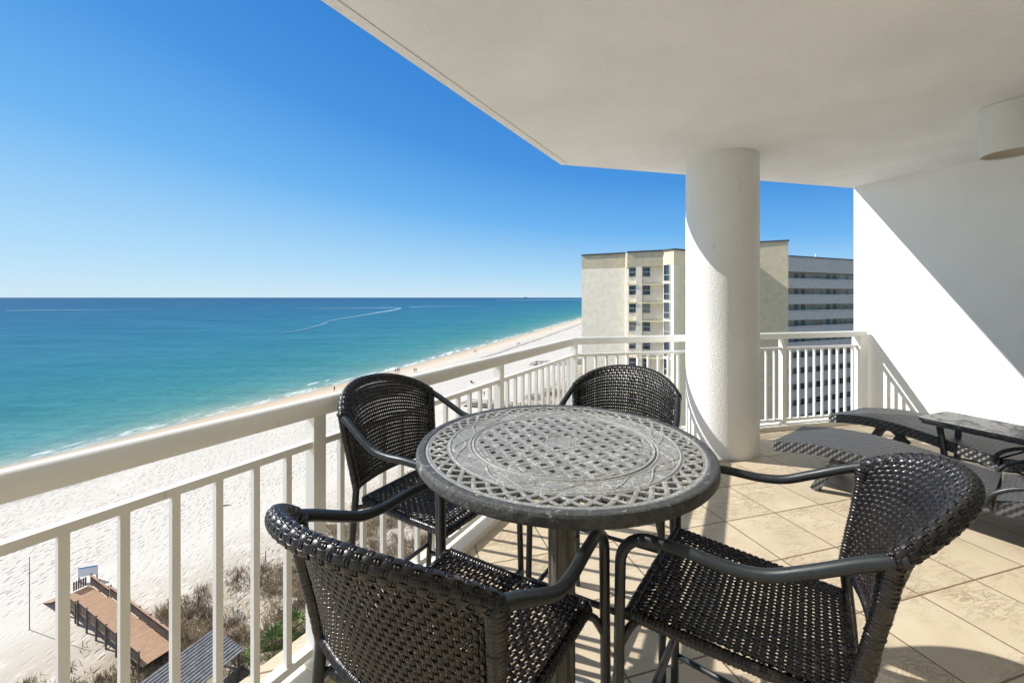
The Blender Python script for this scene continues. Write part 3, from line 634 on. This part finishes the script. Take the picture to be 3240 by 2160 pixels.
b = MB(); b.add([(-S_, -S_, SEA), (S_, -S_, SEA), (S_, S_, SEA), (-S_, S_, SEA)], [(0, 1, 2, 3)]); tag(b.build('sea', M['sea']), kind='structure')
# smooth slick left by a boat: thin ribbons lying on the water
def slick(mb, pts, wpx):
    P = curve(pts, 10); k = len(P); w_ = np.interp(np.linspace(0, 1, k), np.linspace(0, 1, len(wpx)), wpx) * (1 + .12 * rng.standard_normal(k))
    rows = [[(*on_z(x_, y_ - q * .32, SEA + .35), SEA + .35), (*on_z(x_, y_ + q * .32, SEA + .35), SEA + .35)] for (x_, y_), q in zip(P, w_)]
    mb.grid(np.array(rows)[:, ::-1])
b = MB()
slick(b, [(880, 1056), (960, 1042), (1030, 1022), (1045, 1014), (1130, 1000), (1200, 988), (1245, 981), (1272, 975)], [1.2, 2.2, 4.5, 2.0, 2.4, 4.5, 6, 2])
slick(b, [(1268, 974), (1225, 973.2), (1150, 974.4), (1060, 975.2), (940, 976.2)], [2.2, 2.2, 1.4, 1.2, .8])
slick(b, [(1296, 970.6), (1330, 970.2), (1400, 969.4), (1500, 968.8)], [2.2, 1.6, 1.2, .6])
slick(b, [(20, 983), (120, 981), (330, 980), (480, 978)], [1.6, 1.3, 1.0, .5])
slick(b, [(1570, 950), (1700, 948.5), (1838, 948)], [.8, 1.2, 1.2])
tag(b.build('boat_wake', M['slick']), 'pale curling wake lines lying on the blue sea', 'wake', kind='stuff')
# a ship on the horizon
q = on_z(1663, 943.6, SEA); sp = thing('ship', 'tiny grey ship far out on the horizon', 'ship', (*q, SEA)); s_ = q[1] / FP
MB().prism([(-3.5 * s_, -1 * s_), (3.5 * s_, -1 * s_), (4.5 * s_, 0), (3.5 * s_, 1 * s_), (-3.5 * s_, 1 * s_)], 0, 2.9 * s_).build('hull', M['roof_dark'], sp)
MB().box((-1.8 * s_, 0, 3.9 * s_), (1.6 * s_, 1.2 * s_, 2.4 * s_)).build('cabin', M['white_frame'], sp)

# ------------------------------------------------------------------ dune grass, shrubs, palmettos
def tufts(mb, pts, nb, hmin, hmax, spread, wid):
    k = len(pts); base = np.repeat(pts, nb, axis=0); m_ = len(base)
    a = rng.uniform(0, 2 * math.pi, m_); h = rng.uniform(hmin, hmax, m_); lean = rng.uniform(.1, .8, m_) * h
    o = rng.normal(0, spread, (m_, 2)); base = base + np.c_[o, np.zeros(m_)]
    d = np.c_[np.cos(a), np.sin(a), np.zeros(m_)]; s_ = np.c_[-np.sin(a), np.cos(a), np.zeros(m_)] * (wid * rng.uniform(.6, 1.4, m_))[:, None]
    mid = base + d * (lean * .35)[:, None] + np.c_[np.zeros((m_, 2)), h * .65]; tip = base + d * lean[:, None] + np.c_[np.zeros((m_, 2)), h]
    V = np.stack([base - s_, base + s_, mid + s_ * .8, mid - s_ * .8, tip], 1).reshape(-1, 3); i = np.arange(m_) * 5
    mb.add(V, np.stack([i, i + 1, i + 2, i + 3], 1)); mb.add(np.zeros((0, 3)), [])
    f = np.stack([i + 3, i + 2, i + 4], 1) + mb.c - len(V); mb.f.extend(f.tolist())
def clump_noise(x, y): return np.sin(x * .55 + 1.7 * np.sin(y * .31)) + np.sin(y * .71 + 1.3 * np.sin(x * .27 + 2)) + .6 * np.sin(x * 1.9 + y * 1.3)
def dune_points(n_, y0, y1, d0, d1):
    y = y0 + (y1 - y0) * rng.random(n_) ** 1.3; d = d0 + (d1 - d0) * rng.random(n_); x = shore(y) + d / .946
    ok = (clump_noise(x, y) + rng.normal(0, .7, n_) > -.75 + 1.6 * np.exp(-(d - d0) / 5)); x, y = x[ok], y[ok]
    return np.c_[x, y, sandz(x, y) - .02]
b = MB(); tufts(b, dune_points(42000, 27, 92, 75, 112), 9, .2, .62, .22, .02); tufts(b, dune_points(7000, 100, 330, 76, 150), 7, .4, 1.0, .5, .05)
tag(b.build('dune_grass', M['dry_grass']), 'dry brown sea oats and scrub covering the dunes', 'dune grass', kind='stuff')
def shrub(px, py, r, h, label, m='olive', nm='shrub'):
    p = on_sand(px, py); t = thing(nm, label, 'shrub', p); k = int(420 * r)
    q = rng.normal(0, 1, (k, 3)); q /= np.linalg.norm(q, axis=1)[:, None]; q *= (rng.random(k) ** .4)[:, None]
    q = np.c_[q[:, 0] * r, q[:, 1] * r, np.abs(q[:, 2]) * h]; b = MB(); s_ = .10
    a = rng.normal(0, 1, (k, 3)); a /= np.linalg.norm(a, axis=1)[:, None]; c = np.cross(a, rng.normal(0, 1, (k, 3))); c /= np.linalg.norm(c, axis=1)[:, None]
    V = np.stack([q - a * s_, q + c * s_ * .5, q + a * s_, q - c * s_ * .5], 1).reshape(-1, 3); b.add(V, np.arange(k * 4).reshape(-1, 4)); b.build('foliage', M[m], t)
    b = MB()
    for j in range(5): aa = j * 1.26; b.tube([(0, 0, -.05), (.3 * r * math.cos(aa), .3 * r * math.sin(aa), h * .4), (.6 * r * math.cos(aa), .6 * r * math.sin(aa), h * .75)], [.03, .022, .01], 6)
    b.build('stem', M['post_wood'], t)
def palmetto(px, py, s_, label):
    p = on_sand(px, py); t = thing('palmetto', label, 'palmetto', p); b = MB(); st = MB()
    for k in range(16):
        a = k * 2.4 + rng.uniform(-.2, .2); el = rng.uniform(.5, 1.25); L = s_ * rng.uniform(.7, 1.0)
        d = np.array((math.cos(a) * math.cos(el), math.sin(a) * math.cos(el), math.sin(el))); e_ = d * L; st.tube([(0, 0, 0), e_ * .5, e_], [.02, .016, .012], 5)
        sdv = np.array((-math.sin(a), math.cos(a), 0)); upv = np.cross(d, sdv)
        for j in np.linspace(-1.3, 1.3, 9):
            dr = d * math.cos(j) + sdv * math.sin(j); tip = e_ + dr * s_ * .75 - np.array((0, 0, .12 * s_)); mid = e_ + dr * s_ * .4 + upv * .03; ww = np.cross(dr, upv) * .055 * s_
            b.add([e_, mid + ww, tip, mid - ww], [(0, 1, 2, 3)])
    b.build('frond', M['green'], t); st.build('stalk', M['green'], t)
palmetto(868, 2090, 1.7, 'bright green palmetto with fan fronds beside the kerb below the near chair')
palmetto(925, 2010, 1.3, 'smaller green palmetto just behind the larger one in the dune scrub')
shrub(1368, 1680, .7, .6, 'small green shrub in the dunes seen under the left chair', 'green')
for px, py, r, h, lab in ((1690, 1262, 3.2, 1.8, 'dark olive dune shrub left of the far wooden walkover rail'), (1742, 1248, 3.6, 2.2, 'dark olive dune shrub behind the railing just left of its corner post'),
                          (1838, 1215, 2.6, 1.8, 'dark olive dune shrub at the foot of the neighbouring building'), (1800, 1268, 2.4, 1.5, 'brown green dune shrub low between the last balusters before the corner')):
    shrub(px, py, r, h, lab)

# ------------------------------------------------------------------ near boardwalk, pavilion, posts
wdv = np.array((.886, -.463)); wnv = np.array((.463, .886))
bwt = thing('boardwalk', 'reddish wooden boardwalk with plank railings leading down to the sand', 'boardwalk', (-38, 38.5, -29))
DZ = -28.0; W2 = 1.1
A = on_z(248, 1866, DZ) - wnv * .2                                     # beach end of the deck, centre line
def P3(s_, t_, z): q = A + wdv * s_ + wnv * t_; return (q[0], q[1], z)
def dz(s_): return DZ + .35 * min(1, max(0, (s_ - 4.2) / .5))
b = MB()
b.beam(P3(0, 0, DZ - .03), P3(4.5, 0, DZ - .03), 2 * W2, .06); b.beam(P3(4.5, 0, DZ + .27), P3(17, 0, DZ + .27), 2 * W2, .06)
b.beam(P3(-2.6, -1.1, DZ - 1.0), P3(0.0, -1.1, DZ - .03), 1.1, .06); b.build('deck', M['deck'], bwt, world=True)
b = MB(); s_ = 0.15
for t_ in (-W2 + .1, W2 - .1): b.beam(P3(0, t_, DZ - .18), P3(4.5, t_, DZ - .18), .06, .22); b.beam(P3(4.5, t_, DZ + .12), P3(17, t_, DZ + .12), .06, .22)
b.build('joist', M['grey_wood'], bwt, world=True)
for t_ in (-W2, W2):
    for i, (sa, sb) in enumerate(((0, 4.5), (4.6, 16.5))):
        zb = DZ + (.30 if i else 0); pk = MB(); k = int((sb - sa) / .16)
        for j in range(k): pk.beam(P3(sa + (j + .5) * .16, t_, zb + .12), P3(sa + (j + .5) * .16, t_, zb + .98), .025, .125, (*wdv, 0))
        pk.build('plank_panel', M['grey_wood'], bwt, world=True)
        MB().beam(P3(sa - .1, t_, zb + 1.02), P3(sb, t_, zb + 1.02), .17, .04).build('rail_cap', M['cap_wood'], bwt, world=True)
        for s_ in np.arange(sa, sb + .1, 2.0):
            q = P3(s_, t_ + math.copysign(.06, t_), 0); g = float(sandz(q[0], q[1])) - .3
            MB().box((q[0], q[1], (g + zb + 1.12) / 2), (.12, .12, zb + 1.12 - g), math.atan2(wdv[1], wdv[0])).build('post', M['grey_wood'], bwt, world=True)
pk = MB()
for j in range(6): pk.beam(P3(-.05, -.1 + j * .17, DZ + .1), P3(-.05, -.1 + j * .17, DZ + .98), .125, .025, (*wdv, 0))
pk.build('plank_panel', M['grey_wood'], bwt, world=True)
# sign on the sand by the end of the walk
q = on_sand(279, 1835); sg = thing('notice_board', 'white notice board with a blue top band at the beach end of the boardwalk', 'sign', q)
for s_ in (-.75, .75): MB().box((s_, 0, .7), (.09, .09, 1.5)).build('post', M['grey_wood'], sg)
MB().box((0, -.06, 1.05), (1.6, .04, 1.0)).build('panel', M['sign_white'], sg); MB().box((0, -.083, 1.46), (1.56, .012, .13)).build('band', M['sign_blue'], sg)
sg.rotation_euler = (0, 0, R(20))
# pavilion with corrugated roof
a_ = on_z(676, 1984.7, -26.4); ua = np.array((.885, -.466)); ub = np.array((-.452, -.892))
pv = thing('pavilion', 'open wooden pavilion with a grey corrugated metal roof over the boardwalk', 'pavilion', (*a_, -29.2))
LA, LB = 4.5, 5.6; rows = []; na_ = 13 * 6
for k in range(na_ + 1):
    s_ = LA * k / na_; zc = -26.4 + -.06 * math.sin(2 * math.pi * k / 6)
    rows.append([(*(a_ + ua * s_), zc), (*(a_ + ua * s_ + ub * LB), zc - .55)])
V = np.array(rows); b = MB(); b.grid(V); b.grid(V[:, ::-1] - (0, 0, .02)); b.build('roof', M['metal_roof'], pv, True, True)
for s_, t_ in ((.3, .3), (LA - .3, .3), (.3, LB - .3), (LA - .3, LB - .3)):
    q = a_ + ua * s_ + ub * t_; g = float(sandz(q[0], q[1])) - .2; MB().box((q[0], q[1], (g - 26.65 - .098 * t_) / 2), (.16, .16, -26.65 - .098 * t_ - g), .5).build('post', M['grey_wood'], pv, world=True)
for t_ in (.3, LB - .3): MB().beam((*(a_ + ua * .1 + ub * t_), -26.58 - .098 * t_), (*(a_ + ua * (LA - .1) + ub * t_), -26.58 - .098 * t_), .08, .16).build('beam', M['grey_wood'], pv, world=True)
# slim pole on the beach
q = on_sand(93.5, 1991); t = thing('beach_pole', 'thin tall pole standing in the sand left of the boardwalk', 'pole', q)
MB().tube([(0, 0, -.2), (0, 0, 6.6)], [.035, .025], 8).build('shaft', M['pedestal'], t, True); MB().lathe([(0, 6.68), (.05, 6.64), (.05, 6.58), (0, 6.56)], 10).build('cap', M['white_frame'], t, True)
for px, py, h, lab in ((627, 1932, 1.5, 'weathered dune fence post standing at the corner of the scrub, left of the rest'), (752, 1842, 1.3, 'weathered dune fence post between two railing balusters at the scrub edge'),
                       (840, 1778, 1.3, 'weathered dune fence post nearest the top of the near chair'), (825, 1862, 1.4, 'dark stake standing inside the scrub behind the fence line')):
    q = on_sand(px, py); t = thing('fence_post', lab, 'post', q, 0, 'posts along the dune scrub'); MB().tube([(0, 0, -.2), (.02, .01, h)], [.05, .045], 8).build('stake', M['post_wood'], t, True)
q = on_sand(708, 1600); b = MB(); b.tube([(-.9, -.2, .06), (-.2, 0, .09), (.4, .1, .1), (.95, .25, .07)], [.05, .07, .06, .03], 8)
o = b.build('driftwood', M['post_wood'], smooth=True); o.location = q; tag(o, 'dark piece of driftwood lying on the white sand', 'driftwood')

# farther walkovers: posts, rails and deck
def walkover(p0, p1, dzv, label, w_=1.8, steps=True):
    p0 = np.array(p0); p1 = np.array(p1); t = thing('dune_walkover', label, 'walkover', (p0[0], p0[1], float(sandz(*p0)))); dv = (p1 - p0); L = float(np.linalg.norm(dv)); dv /= L; nv_ = np.array((-dv[1], dv[0]))
    Q = lambda s_, o_, z: (*(p0 + dv * s_ + nv_ * o_), z)
    MB().beam(Q(0, 0, dzv - .04), Q(L, 0, dzv - .04), w_, .08).build('deck', M['dark_wood'], t, world=True)
    if steps: MB().beam(Q(-3.2, 0, dzv - 1.3), Q(0, 0, dzv - .06), w_, .08).build('steps', M['dark_wood'], t, world=True)
    for o_ in (-w_ / 2, w_ / 2):
        for hz in (1.08, .62):
            b = MB(); b.beam(Q(0, o_, dzv + hz), Q(L, o_, dzv + hz), .10, .10)
            if steps: b.beam(Q(-3.2, o_, dzv + hz - 1.25), Q(0, o_, dzv + hz), .10, .10)
            b.build('handrail', M['dark_wood'], t, world=True)
        for s_ in np.arange(0, L, 2.4):
            q = Q(s_, o_ * 1.04, 0); g = float(sandz(q[0], q[1])) - .2; MB().box((q[0], q[1], (g + dzv + 1.12) / 2), (.14, .14, dzv + 1.12 - g), .4).build('post', M['dark_wood'], t, world=True)
p0 = on_z(1488, 1276, -28.2); walkover(p0, p0 + np.array((30, -9.5)), -28.2, 'dark wooden dune walkover with open rails seen through the balusters left of the far chair')
p0 = on_z(1698, 1150, -28.3); walkover(p0, p0 + np.array((20, 1.5)), -28.3, 'farther wooden dune walkover with stepped handrail above the long railing')
p0 = on_z(1822, 1142, -28.0); walkover(p0, p0 + np.array((16, -2)), -28.0, 'small stretch of wooden walkover beside the edge of the neighbouring building', steps=False)

# ------------------------------------------------------------------ people
def body_mesh(name, P, E_, rad):
    me = bpy.data.meshes.new(name); me.from_pydata(P, E_, []); o = bpy.data.objects.new(name, me); col.objects.link(o)
    sk = o.modifiers.new('skin', 'SKIN'); su = o.modifiers.new('sub', 'SUBSURF'); su.levels = su.render_levels = 1
    for v, r in zip(me.skin_vertices[0].data, rad): v.radius = (r, r * .85)
    me.skin_vertices[0].data[0].use_root = True
    dg_ = bpy.context.evaluated_depsgraph_get(); out = bpy.data.meshes.new_from_object(o.evaluated_get(dg_)); bpy.data.objects.remove(o); out.name = name; return out
def person(loc, rz, label, top, bottom, skin=(.38, .24, .17), stride=.22, arm=.1, group='people walking on the beach', seat=False):
    t = thing('person', label, 'person', loc, rz, group)
    if not seat:
        P = [(0, 0, .95), (0, 0, 1.18), (0, .01, 1.40), (0, .01, 1.50), (0, .02, 1.64), (.09, 0, .90), (.10, stride * .5, .50), (.10, stride, .06), (.10, stride + .14, .03), (-.09, 0, .90), (-.10, -stride * .35, .50), (-.10, -stride, .08), (-.10, -stride + .13, .03),
             (.19, .01, 1.38), (.24, -arm, 1.12), (.24, -arm + .12, .90), (-.19, .01, 1.38), (-.24, arm, 1.12), (-.24, arm + .12, .90)]
    else:
        P = [(0, 0, .40), (0, -.08, .62), (0, -.18, .84), (0, -.20, .93), (0, -.20, 1.06), (.09, .05, .40), (.10, .42, .50), (.10, .80, .20), (.10, .93, .22), (-.09, .05, .40), (-.10, .42, .48), (-.10, .80, .18), (-.10, .93, .2),
             (.19, -.17, .82), (.26, -.05, .60), (.24, .18, .55), (-.19, -.17, .82), (-.26, -.05, .60), (-.24, .18, .55)]
    E_ = [(0, 1), (1, 2), (2, 3), (3, 4), (0, 5), (5, 6), (6, 7), (7, 8), (0, 9), (9, 10), (10, 11), (11, 12), (2, 13), (13, 14), (14, 15), (2, 16), (16, 17), (17, 18)]
    rad = [.15, .15, .16, .06, .105, .09, .065, .045, .04, .09, .065, .045, .04, .06, .045, .035, .06, .045, .035]
    me = body_mesh('body', P, E_, rad)
    for cc_, nm in ((top, 'shirt'), (bottom, 'trousers'), (skin, 'skin')): me.materials.append(mat(nm + '_cloth', cc_, .8, .2))
    for pl in me.polygons:
        c = pl.center
        if seat: pl.material_index = 2 if c.z > .92 or c.y > .6 else (0 if c.z > .5 and c.y < .12 else 1)
        else: pl.material_index = 2 if c.z > 1.46 or c.z < .10 or (abs(c.x) > .2 and c.z < 1.02) else (0 if c.z > .98 else 1)
    me.polygons.foreach_set('use_smooth', [True] * len(me.polygons)); bo = bpy.data.objects.new('body', me); col.objects.link(bo); bo.parent = t
    hz = P[4]; b = MB(); b.lathe([(0, .125), (.06, .115), (.10, .07), (.112, .01), (.105, -.04), (.09, -.06)], 12); h = b.build('hair', mat('hair_dark', (.03, .02, .015), .7), t, True); h.location = (hz[0], hz[1] - .01, hz[2] + .01)
    return t
def foot(px, py): return on_sand(px, py)
dk = (.02, .025, .035); nv = (.03, .05, .10)
person(foot(1058, 1238), R(200), 'lone person in dark clothes standing at the water edge left of the wicker chair back', dk, dk)
g = 'group of walkers by the water'
person(foot(1252, 1180), R(20), 'leftmost of three dark clad walkers close together at the water edge', dk, nv, group=g)
person(foot(1258, 1178), R(10), 'middle of three dark clad walkers close together at the water edge', (.05, .06, .10), dk, group=g)
person(foot(1263, 1177), R(25), 'rightmost of three dark clad walkers close together at the water edge', nv, dk, group=g)
person(foot(1311, 1178), R(190), 'left one of a couple walking on the tan wet sand', (.10, .07, .07), dk)
person(foot(1316.5, 1177), R(190), 'right one of a couple walking on the tan wet sand, in a maroon top', (.20, .05, .06), dk)
person(foot(1501, 1117), R(30), 'left one of two dark figures walking side by side on the far sand', (.015, .015, .02), dk)
person(foot(1506.5, 1115), R(30), 'right one of two dark figures walking side by side on the far sand', (.015, .015, .02), dk)
for dx, lab in ((1636, 'left of three tiny walkers on the white sand above the railing'), (1641, 'middle of three tiny walkers on the white sand above the railing'), (1644.6, 'right of three tiny walkers on the white sand above the railing')):
    person(foot(dx, 1092 - (dx - 1636) * .2), R(15), lab, (.16, .13, .12), (.09, .08, .09))
person(foot(1743.5, 1044.5), R(0), 'tiny lone walker far down the shore near the water', (.12, .06, .05), dk)
person(foot(1832, 1040), R(0), 'tiny lone figure on the sand beside the far building edge', (.3, .25, .2), dk)
person(foot(1449, 1270), R(170), 'person in dark clothes standing on the sand left of the dune walkover', dk, dk)
q = on_z(1485, 1262, -28.2); person((q[0], q[1], -28.2), R(60), 'person in a red top standing on the end of the dune walkover', (.35, .04, .05), dk, group='people on the walkover')
q = on_z(1529, 1255, -28.2); person((q[0] + .3, q[1], -28.2), R(60), 'person in black standing farther along the dune walkover', dk, dk, group='people on the walkover')
q = on_sand(1494, 1213); person(q, R(-75), 'person lying back in a low beach chair on the white sand', dk, (.10, .10, .12), seat=True)
bc = thing('beach_chair', 'low dark folding beach chair on the white sand with someone in it', 'beach chair', q, R(-75))
MB().beam((0, -.12, .27), (0, .42, .33), .56, .03).build('seat', M['roof_dark'], bc); MB().beam((0, -.14, .28), (0, -.42, 1.0), .56, .03, (1, 0, 0)).build('backrest', M['roof_dark'], bc)
for sx in (-.27, .27):
    MB().tube([(sx, -.3, -.02), (sx, .35, .36)], .018, 6).build('leg', M['tube'], bc); MB().tube([(sx, .4, -.02), (sx, -.25, .5)], .018, 6).build('leg', M['tube'], bc)

# ------------------------------------------------------------------ neighbouring apartment block
GZ = -29.5; ROOF = CAMZ + 6.71; FH = 2.70
P = [np.array(q) for q in ((11.25, 66.9), (17.35, 63.5), (17.30, 62.3), (21.9, 60.1), (22.82, 58.5), (24.9, 59.7), (35.3, 64.4))]
dA = P[3] - P[2]; dAn = dA / np.linalg.norm(dA); nA = np.array((dAn[1], -dAn[0]))
bd = thing('apartment_block', 'tall cream and tan apartment block with many windows and open corridors beside the beach', 'building', (25, 66, GZ))
def B(mb, nm, m, parent=bd, **k): return mb.build(nm, M[m], parent, world=True, **k)
back = [(46, 84), (19, 93)]
PZ = ROOF - 2.15                                     # lower edge of the tan parapet
B(MB().prism([tuple(q) for q in P[:2]] + [tuple(P[2] - nA * .75 - dAn * .3), tuple(P[3] - nA * .75 + dAn * .5), tuple(P[4] + np.array((.9, .9))), tuple(P[5] + np.array((.05, .25))), tuple(P[6] + np.array((.0, .3)))] + back, GZ, PZ), 'wall', 'white_stucco')
out = [tuple(q) for q in P[:4]]
para = MB().prism(out + [(22.4, 62.6), (19.0, 66.5), (12.0, 67.4)], PZ + .003, ROOF); B(para, 'parapet', 'tan_stucco')
B(MB().prism([tuple(P[3]), tuple(P[4]), tuple(P[5]), tuple(P[6]), (33, 72), (22.45, 62.55)], PZ + .003, ROOF - .003), 'parapet', 'yellow_stucco')
b = MB(); rl = P[:6] + [P[6]]
for i in range(len(rl) - 1):
    if i == 1: continue
    b.beam((*rl[i], ROOF + .10), (*rl[i + 1], ROOF + .10), .35, .2)
roof = B(b, 'roof_edge', 'roof_dark')
def lerp(a, c, t): return a + (c - a) * t
def window(p, d, w_, z0, z1, parent=bd, bars=(.5,), outn=None, frame=True):
    d = d / np.linalg.norm(d); nn = np.array((d[1], -d[0]));  c = p + nn * .02
    fr = MB(); rz = math.atan2(d[1], d[0]); h = z1 - z0; t = .06
    fr.box((*(c), z0 - t / 2), (w_ + 2 * t, .16, t), rz); fr.box((*(c), z1 + t / 2), (w_ + 2 * t, .16, t), rz)
    for s_ in (-1, 1): fr.box((*(c + d * s_ * (w_ + t) / 2), (z0 + z1) / 2), (t, .16, h), rz)
    for q in bars: fr.box((*(c + nn * .03), z0 + h * q), (w_, .07, .07), rz)
    f = B(fr, 'window', 'white_frame', parent); gl = MB(); gl.box((*(c - nn * .005), (z0 + z1) / 2), (w_ - .004, .05, h - .004), rz); B(gl, 'pane', 'glass', f); return f
dA = P[3] - P[2]; dAn = dA / np.linalg.norm(dA); nA = np.array((dAn[1], -dAn[0]))
W0_ = np.array((18.6, 64.6)); dW = np.array((22.6, 62.4)) - W0_     # recessed plane
zt = CAMZ + 4.45
pier = MB()
pc = lerp(P[2], P[3], .335); pier.prism([tuple(pc - dAn * .42), tuple(pc + dAn * .42), tuple(pc + dAn * .42 - nA * 1.9), tuple(pc - dAn * .42 - nA * 1.9)], GZ, PZ); B(pier, 'pier', 'white_stucco')
for k in range(12):
    z1 = zt - FH * k; z0 = z1 - 1.33
    # bright spandrel boxes with ledges
    for (ta, tb) in ((.02, .245), (.425, .985)):
        a0, a1 = lerp(P[2], P[3], ta), lerp(P[2], P[3], tb)
        led = MB(); led.prism([tuple(a0 + nA * .12), tuple(a1 + nA * .12), tuple(a1 - nA * 1.5), tuple(a0 - nA * 1.5)], z0 - 1.30, z0 - 1.12); B(led, 'ledge', 'yellow_stucco')
    sp_ = lerp(P[2], P[3], .02), lerp(P[2], P[3], .245)
    b = MB(); b.prism([tuple(sp_[0] - nA * .3), tuple(sp_[1] - nA * .3), tuple(sp_[1] - nA * 1.4), tuple(sp_[0] - nA * 1.4)], z0 - 1.115, z1 + .35); B(b, 'bay', 'white_stucco')
    window(lerp(P[2], P[3], .145) - nA * .29, dA, .98, z0, z1)
    a0, a1 = lerp(P[2], P[3], .425), lerp(P[2], P[3], .66)
    b = MB(); b.prism([tuple(a0 - nA * .6), tuple(a1 - nA * .6), tuple(a1 - nA * 1.2), tuple(a0 - nA * 1.2)], z0 - 1.115, z1 + .35); B(b, 'bay', 'white_stucco')
    window(lerp(P[2], P[3], .535) - nA * .59, dA, .98, z0, z1)
# sunlit angled end with tall windows
dC = P[4] - P[3]; dCn = dC / np.linalg.norm(dC); nC = np.array((dCn[1], -dCn[0]))
b = MB(); b.prism([tuple(P[3]), tuple(P[4]), tuple(P[4] - nC * .9), tuple(P[3] - nC * 1.2)], GZ, PZ); B(b, 'end_wall', 'white_stucco')
for k in range(12):
    z1 = zt + .22 - FH * k; window(lerp(P[3], P[4], .36), dC, .95, z1 - 2.25, z1, bars=(.36,))
b = MB(); b.prism([tuple(P[4]), tuple(P[5]), tuple(P[6]), tuple(P[6] + np.array((-.3, .8))), tuple(P[4] + np.array((.3, 1.0)))], GZ, PZ); B(b, 'side_wall', 'yellow_stucco')
dD = P[6] - P[5]
for k in range(11):
    z1 = zt + .1 - FH * k
    for t_ in (.06, .3, .6): window(lerp(P[5], P[6], t_), dD, 1.3, z1 - 1.9, z1)
# tan tower
TT = CAMZ + 8.35; T1 = np.array((40.9, 61.4))
b = MB(); b.prism([tuple(P[6] + np.array((.02, .1))), tuple(T1), tuple(T1 + np.array((3.0, 7.5))), (38, 76)], GZ, TT); B(b, 'tower', 'tan_stucco')
b = MB(); b.beam((*P[6], TT + .09), (*T1, TT + .09), .3, .18); b.beam((*T1, TT + .09), (*(T1 + np.array((3.0, 7.5))), TT + .09), .3, .18); B(b, 'roof_edge', 'roof_dark')
MB().tube([(37.6, 64.8, TT), (37.6, 64.8, TT + 2.6)], .06, 6).build('antenna', M['roof_dark'], bd, world=True)
# corridor wing
C0 = np.array((44.2, 67.08)); C1 = np.array((70.0, 78.53)); dE = (C1 - C0) / np.linalg.norm(C1 - C0); nE = np.array((dE[1], -dE[0])); LE = float(np.linalg.norm(C1 - C0))
q4 = lambda a, c, o0, o1: [tuple(a + nE * o0), tuple(c + nE * o0), tuple(c + nE * o1), tuple(a + nE * o1)]
B(MB().prism(q4(C0, C1, -1.6, -14), GZ, ROOF - .3), 'wall', 'corridor_wall')
B(MB().prism(q4(C0, C1, 0, -1.595), CAMZ + 4.24, ROOF - .02), 'parapet', 'pale_band'); b = MB(); b.beam((*C0, ROOF + .06), (*C1, ROOF + .06), .3, .16); B(b, 'roof_edge', 'roof_dark')
for k in range(12):
    zt_ = CAMZ + 3.09 - 2.62 * k
    b = MB(); b.prism(q4(C0, C1, 0, -.15), zt_ - 1.55, zt_ - .12); B(b, 'corridor_parapet', 'pale_band')
    b = MB(); b.beam((*(C0 + nE * -.07), zt_), (*(C1 + nE * -.07), zt_), .10, .10); B(b, 'handrail', 'white_frame')
    B(MB().prism(q4(C0, C1, -.155, -1.595), zt_ - 1.5, zt_ - 1.3), 'corridor_slab', 'pale_band')
    for s_ in (5.4, 7.2, 14.4, 16.3, 24.5, 27):
        p = C0 + dE * s_ + nE * -1.57; b = MB(); b.box((*p, zt_ - .1), (.95, .06, 2.1), math.atan2(dE[1], dE[0])); B(b, 'door', 'door')
    for s_ in (11.2, 18.6, 21.4):
        p = C0 + dE * s_ + nE * -1.57; window(p, dE, 2.0, zt_ - .9, zt_ + .85)
    b = MB()
    for s_ in np.arange(2.0, LE, 4.3): b.box((*(C0 + dE * s_ + nE * -.9), zt_ + .55), (.16, 1.38, 1.2), math.atan2(dE[1], dE[0]))
for s_, h in ((11, .9), (13.2, 1.5)):
    p = C0 + dE * s_ + nE * -3; MB().box((*p, ROOF + h / 2 - .3), (.9 if h < 1 else .15, .9 if h < 1 else .15, h), .3).build('roof_vent', M['white_frame'], bd, world=True)
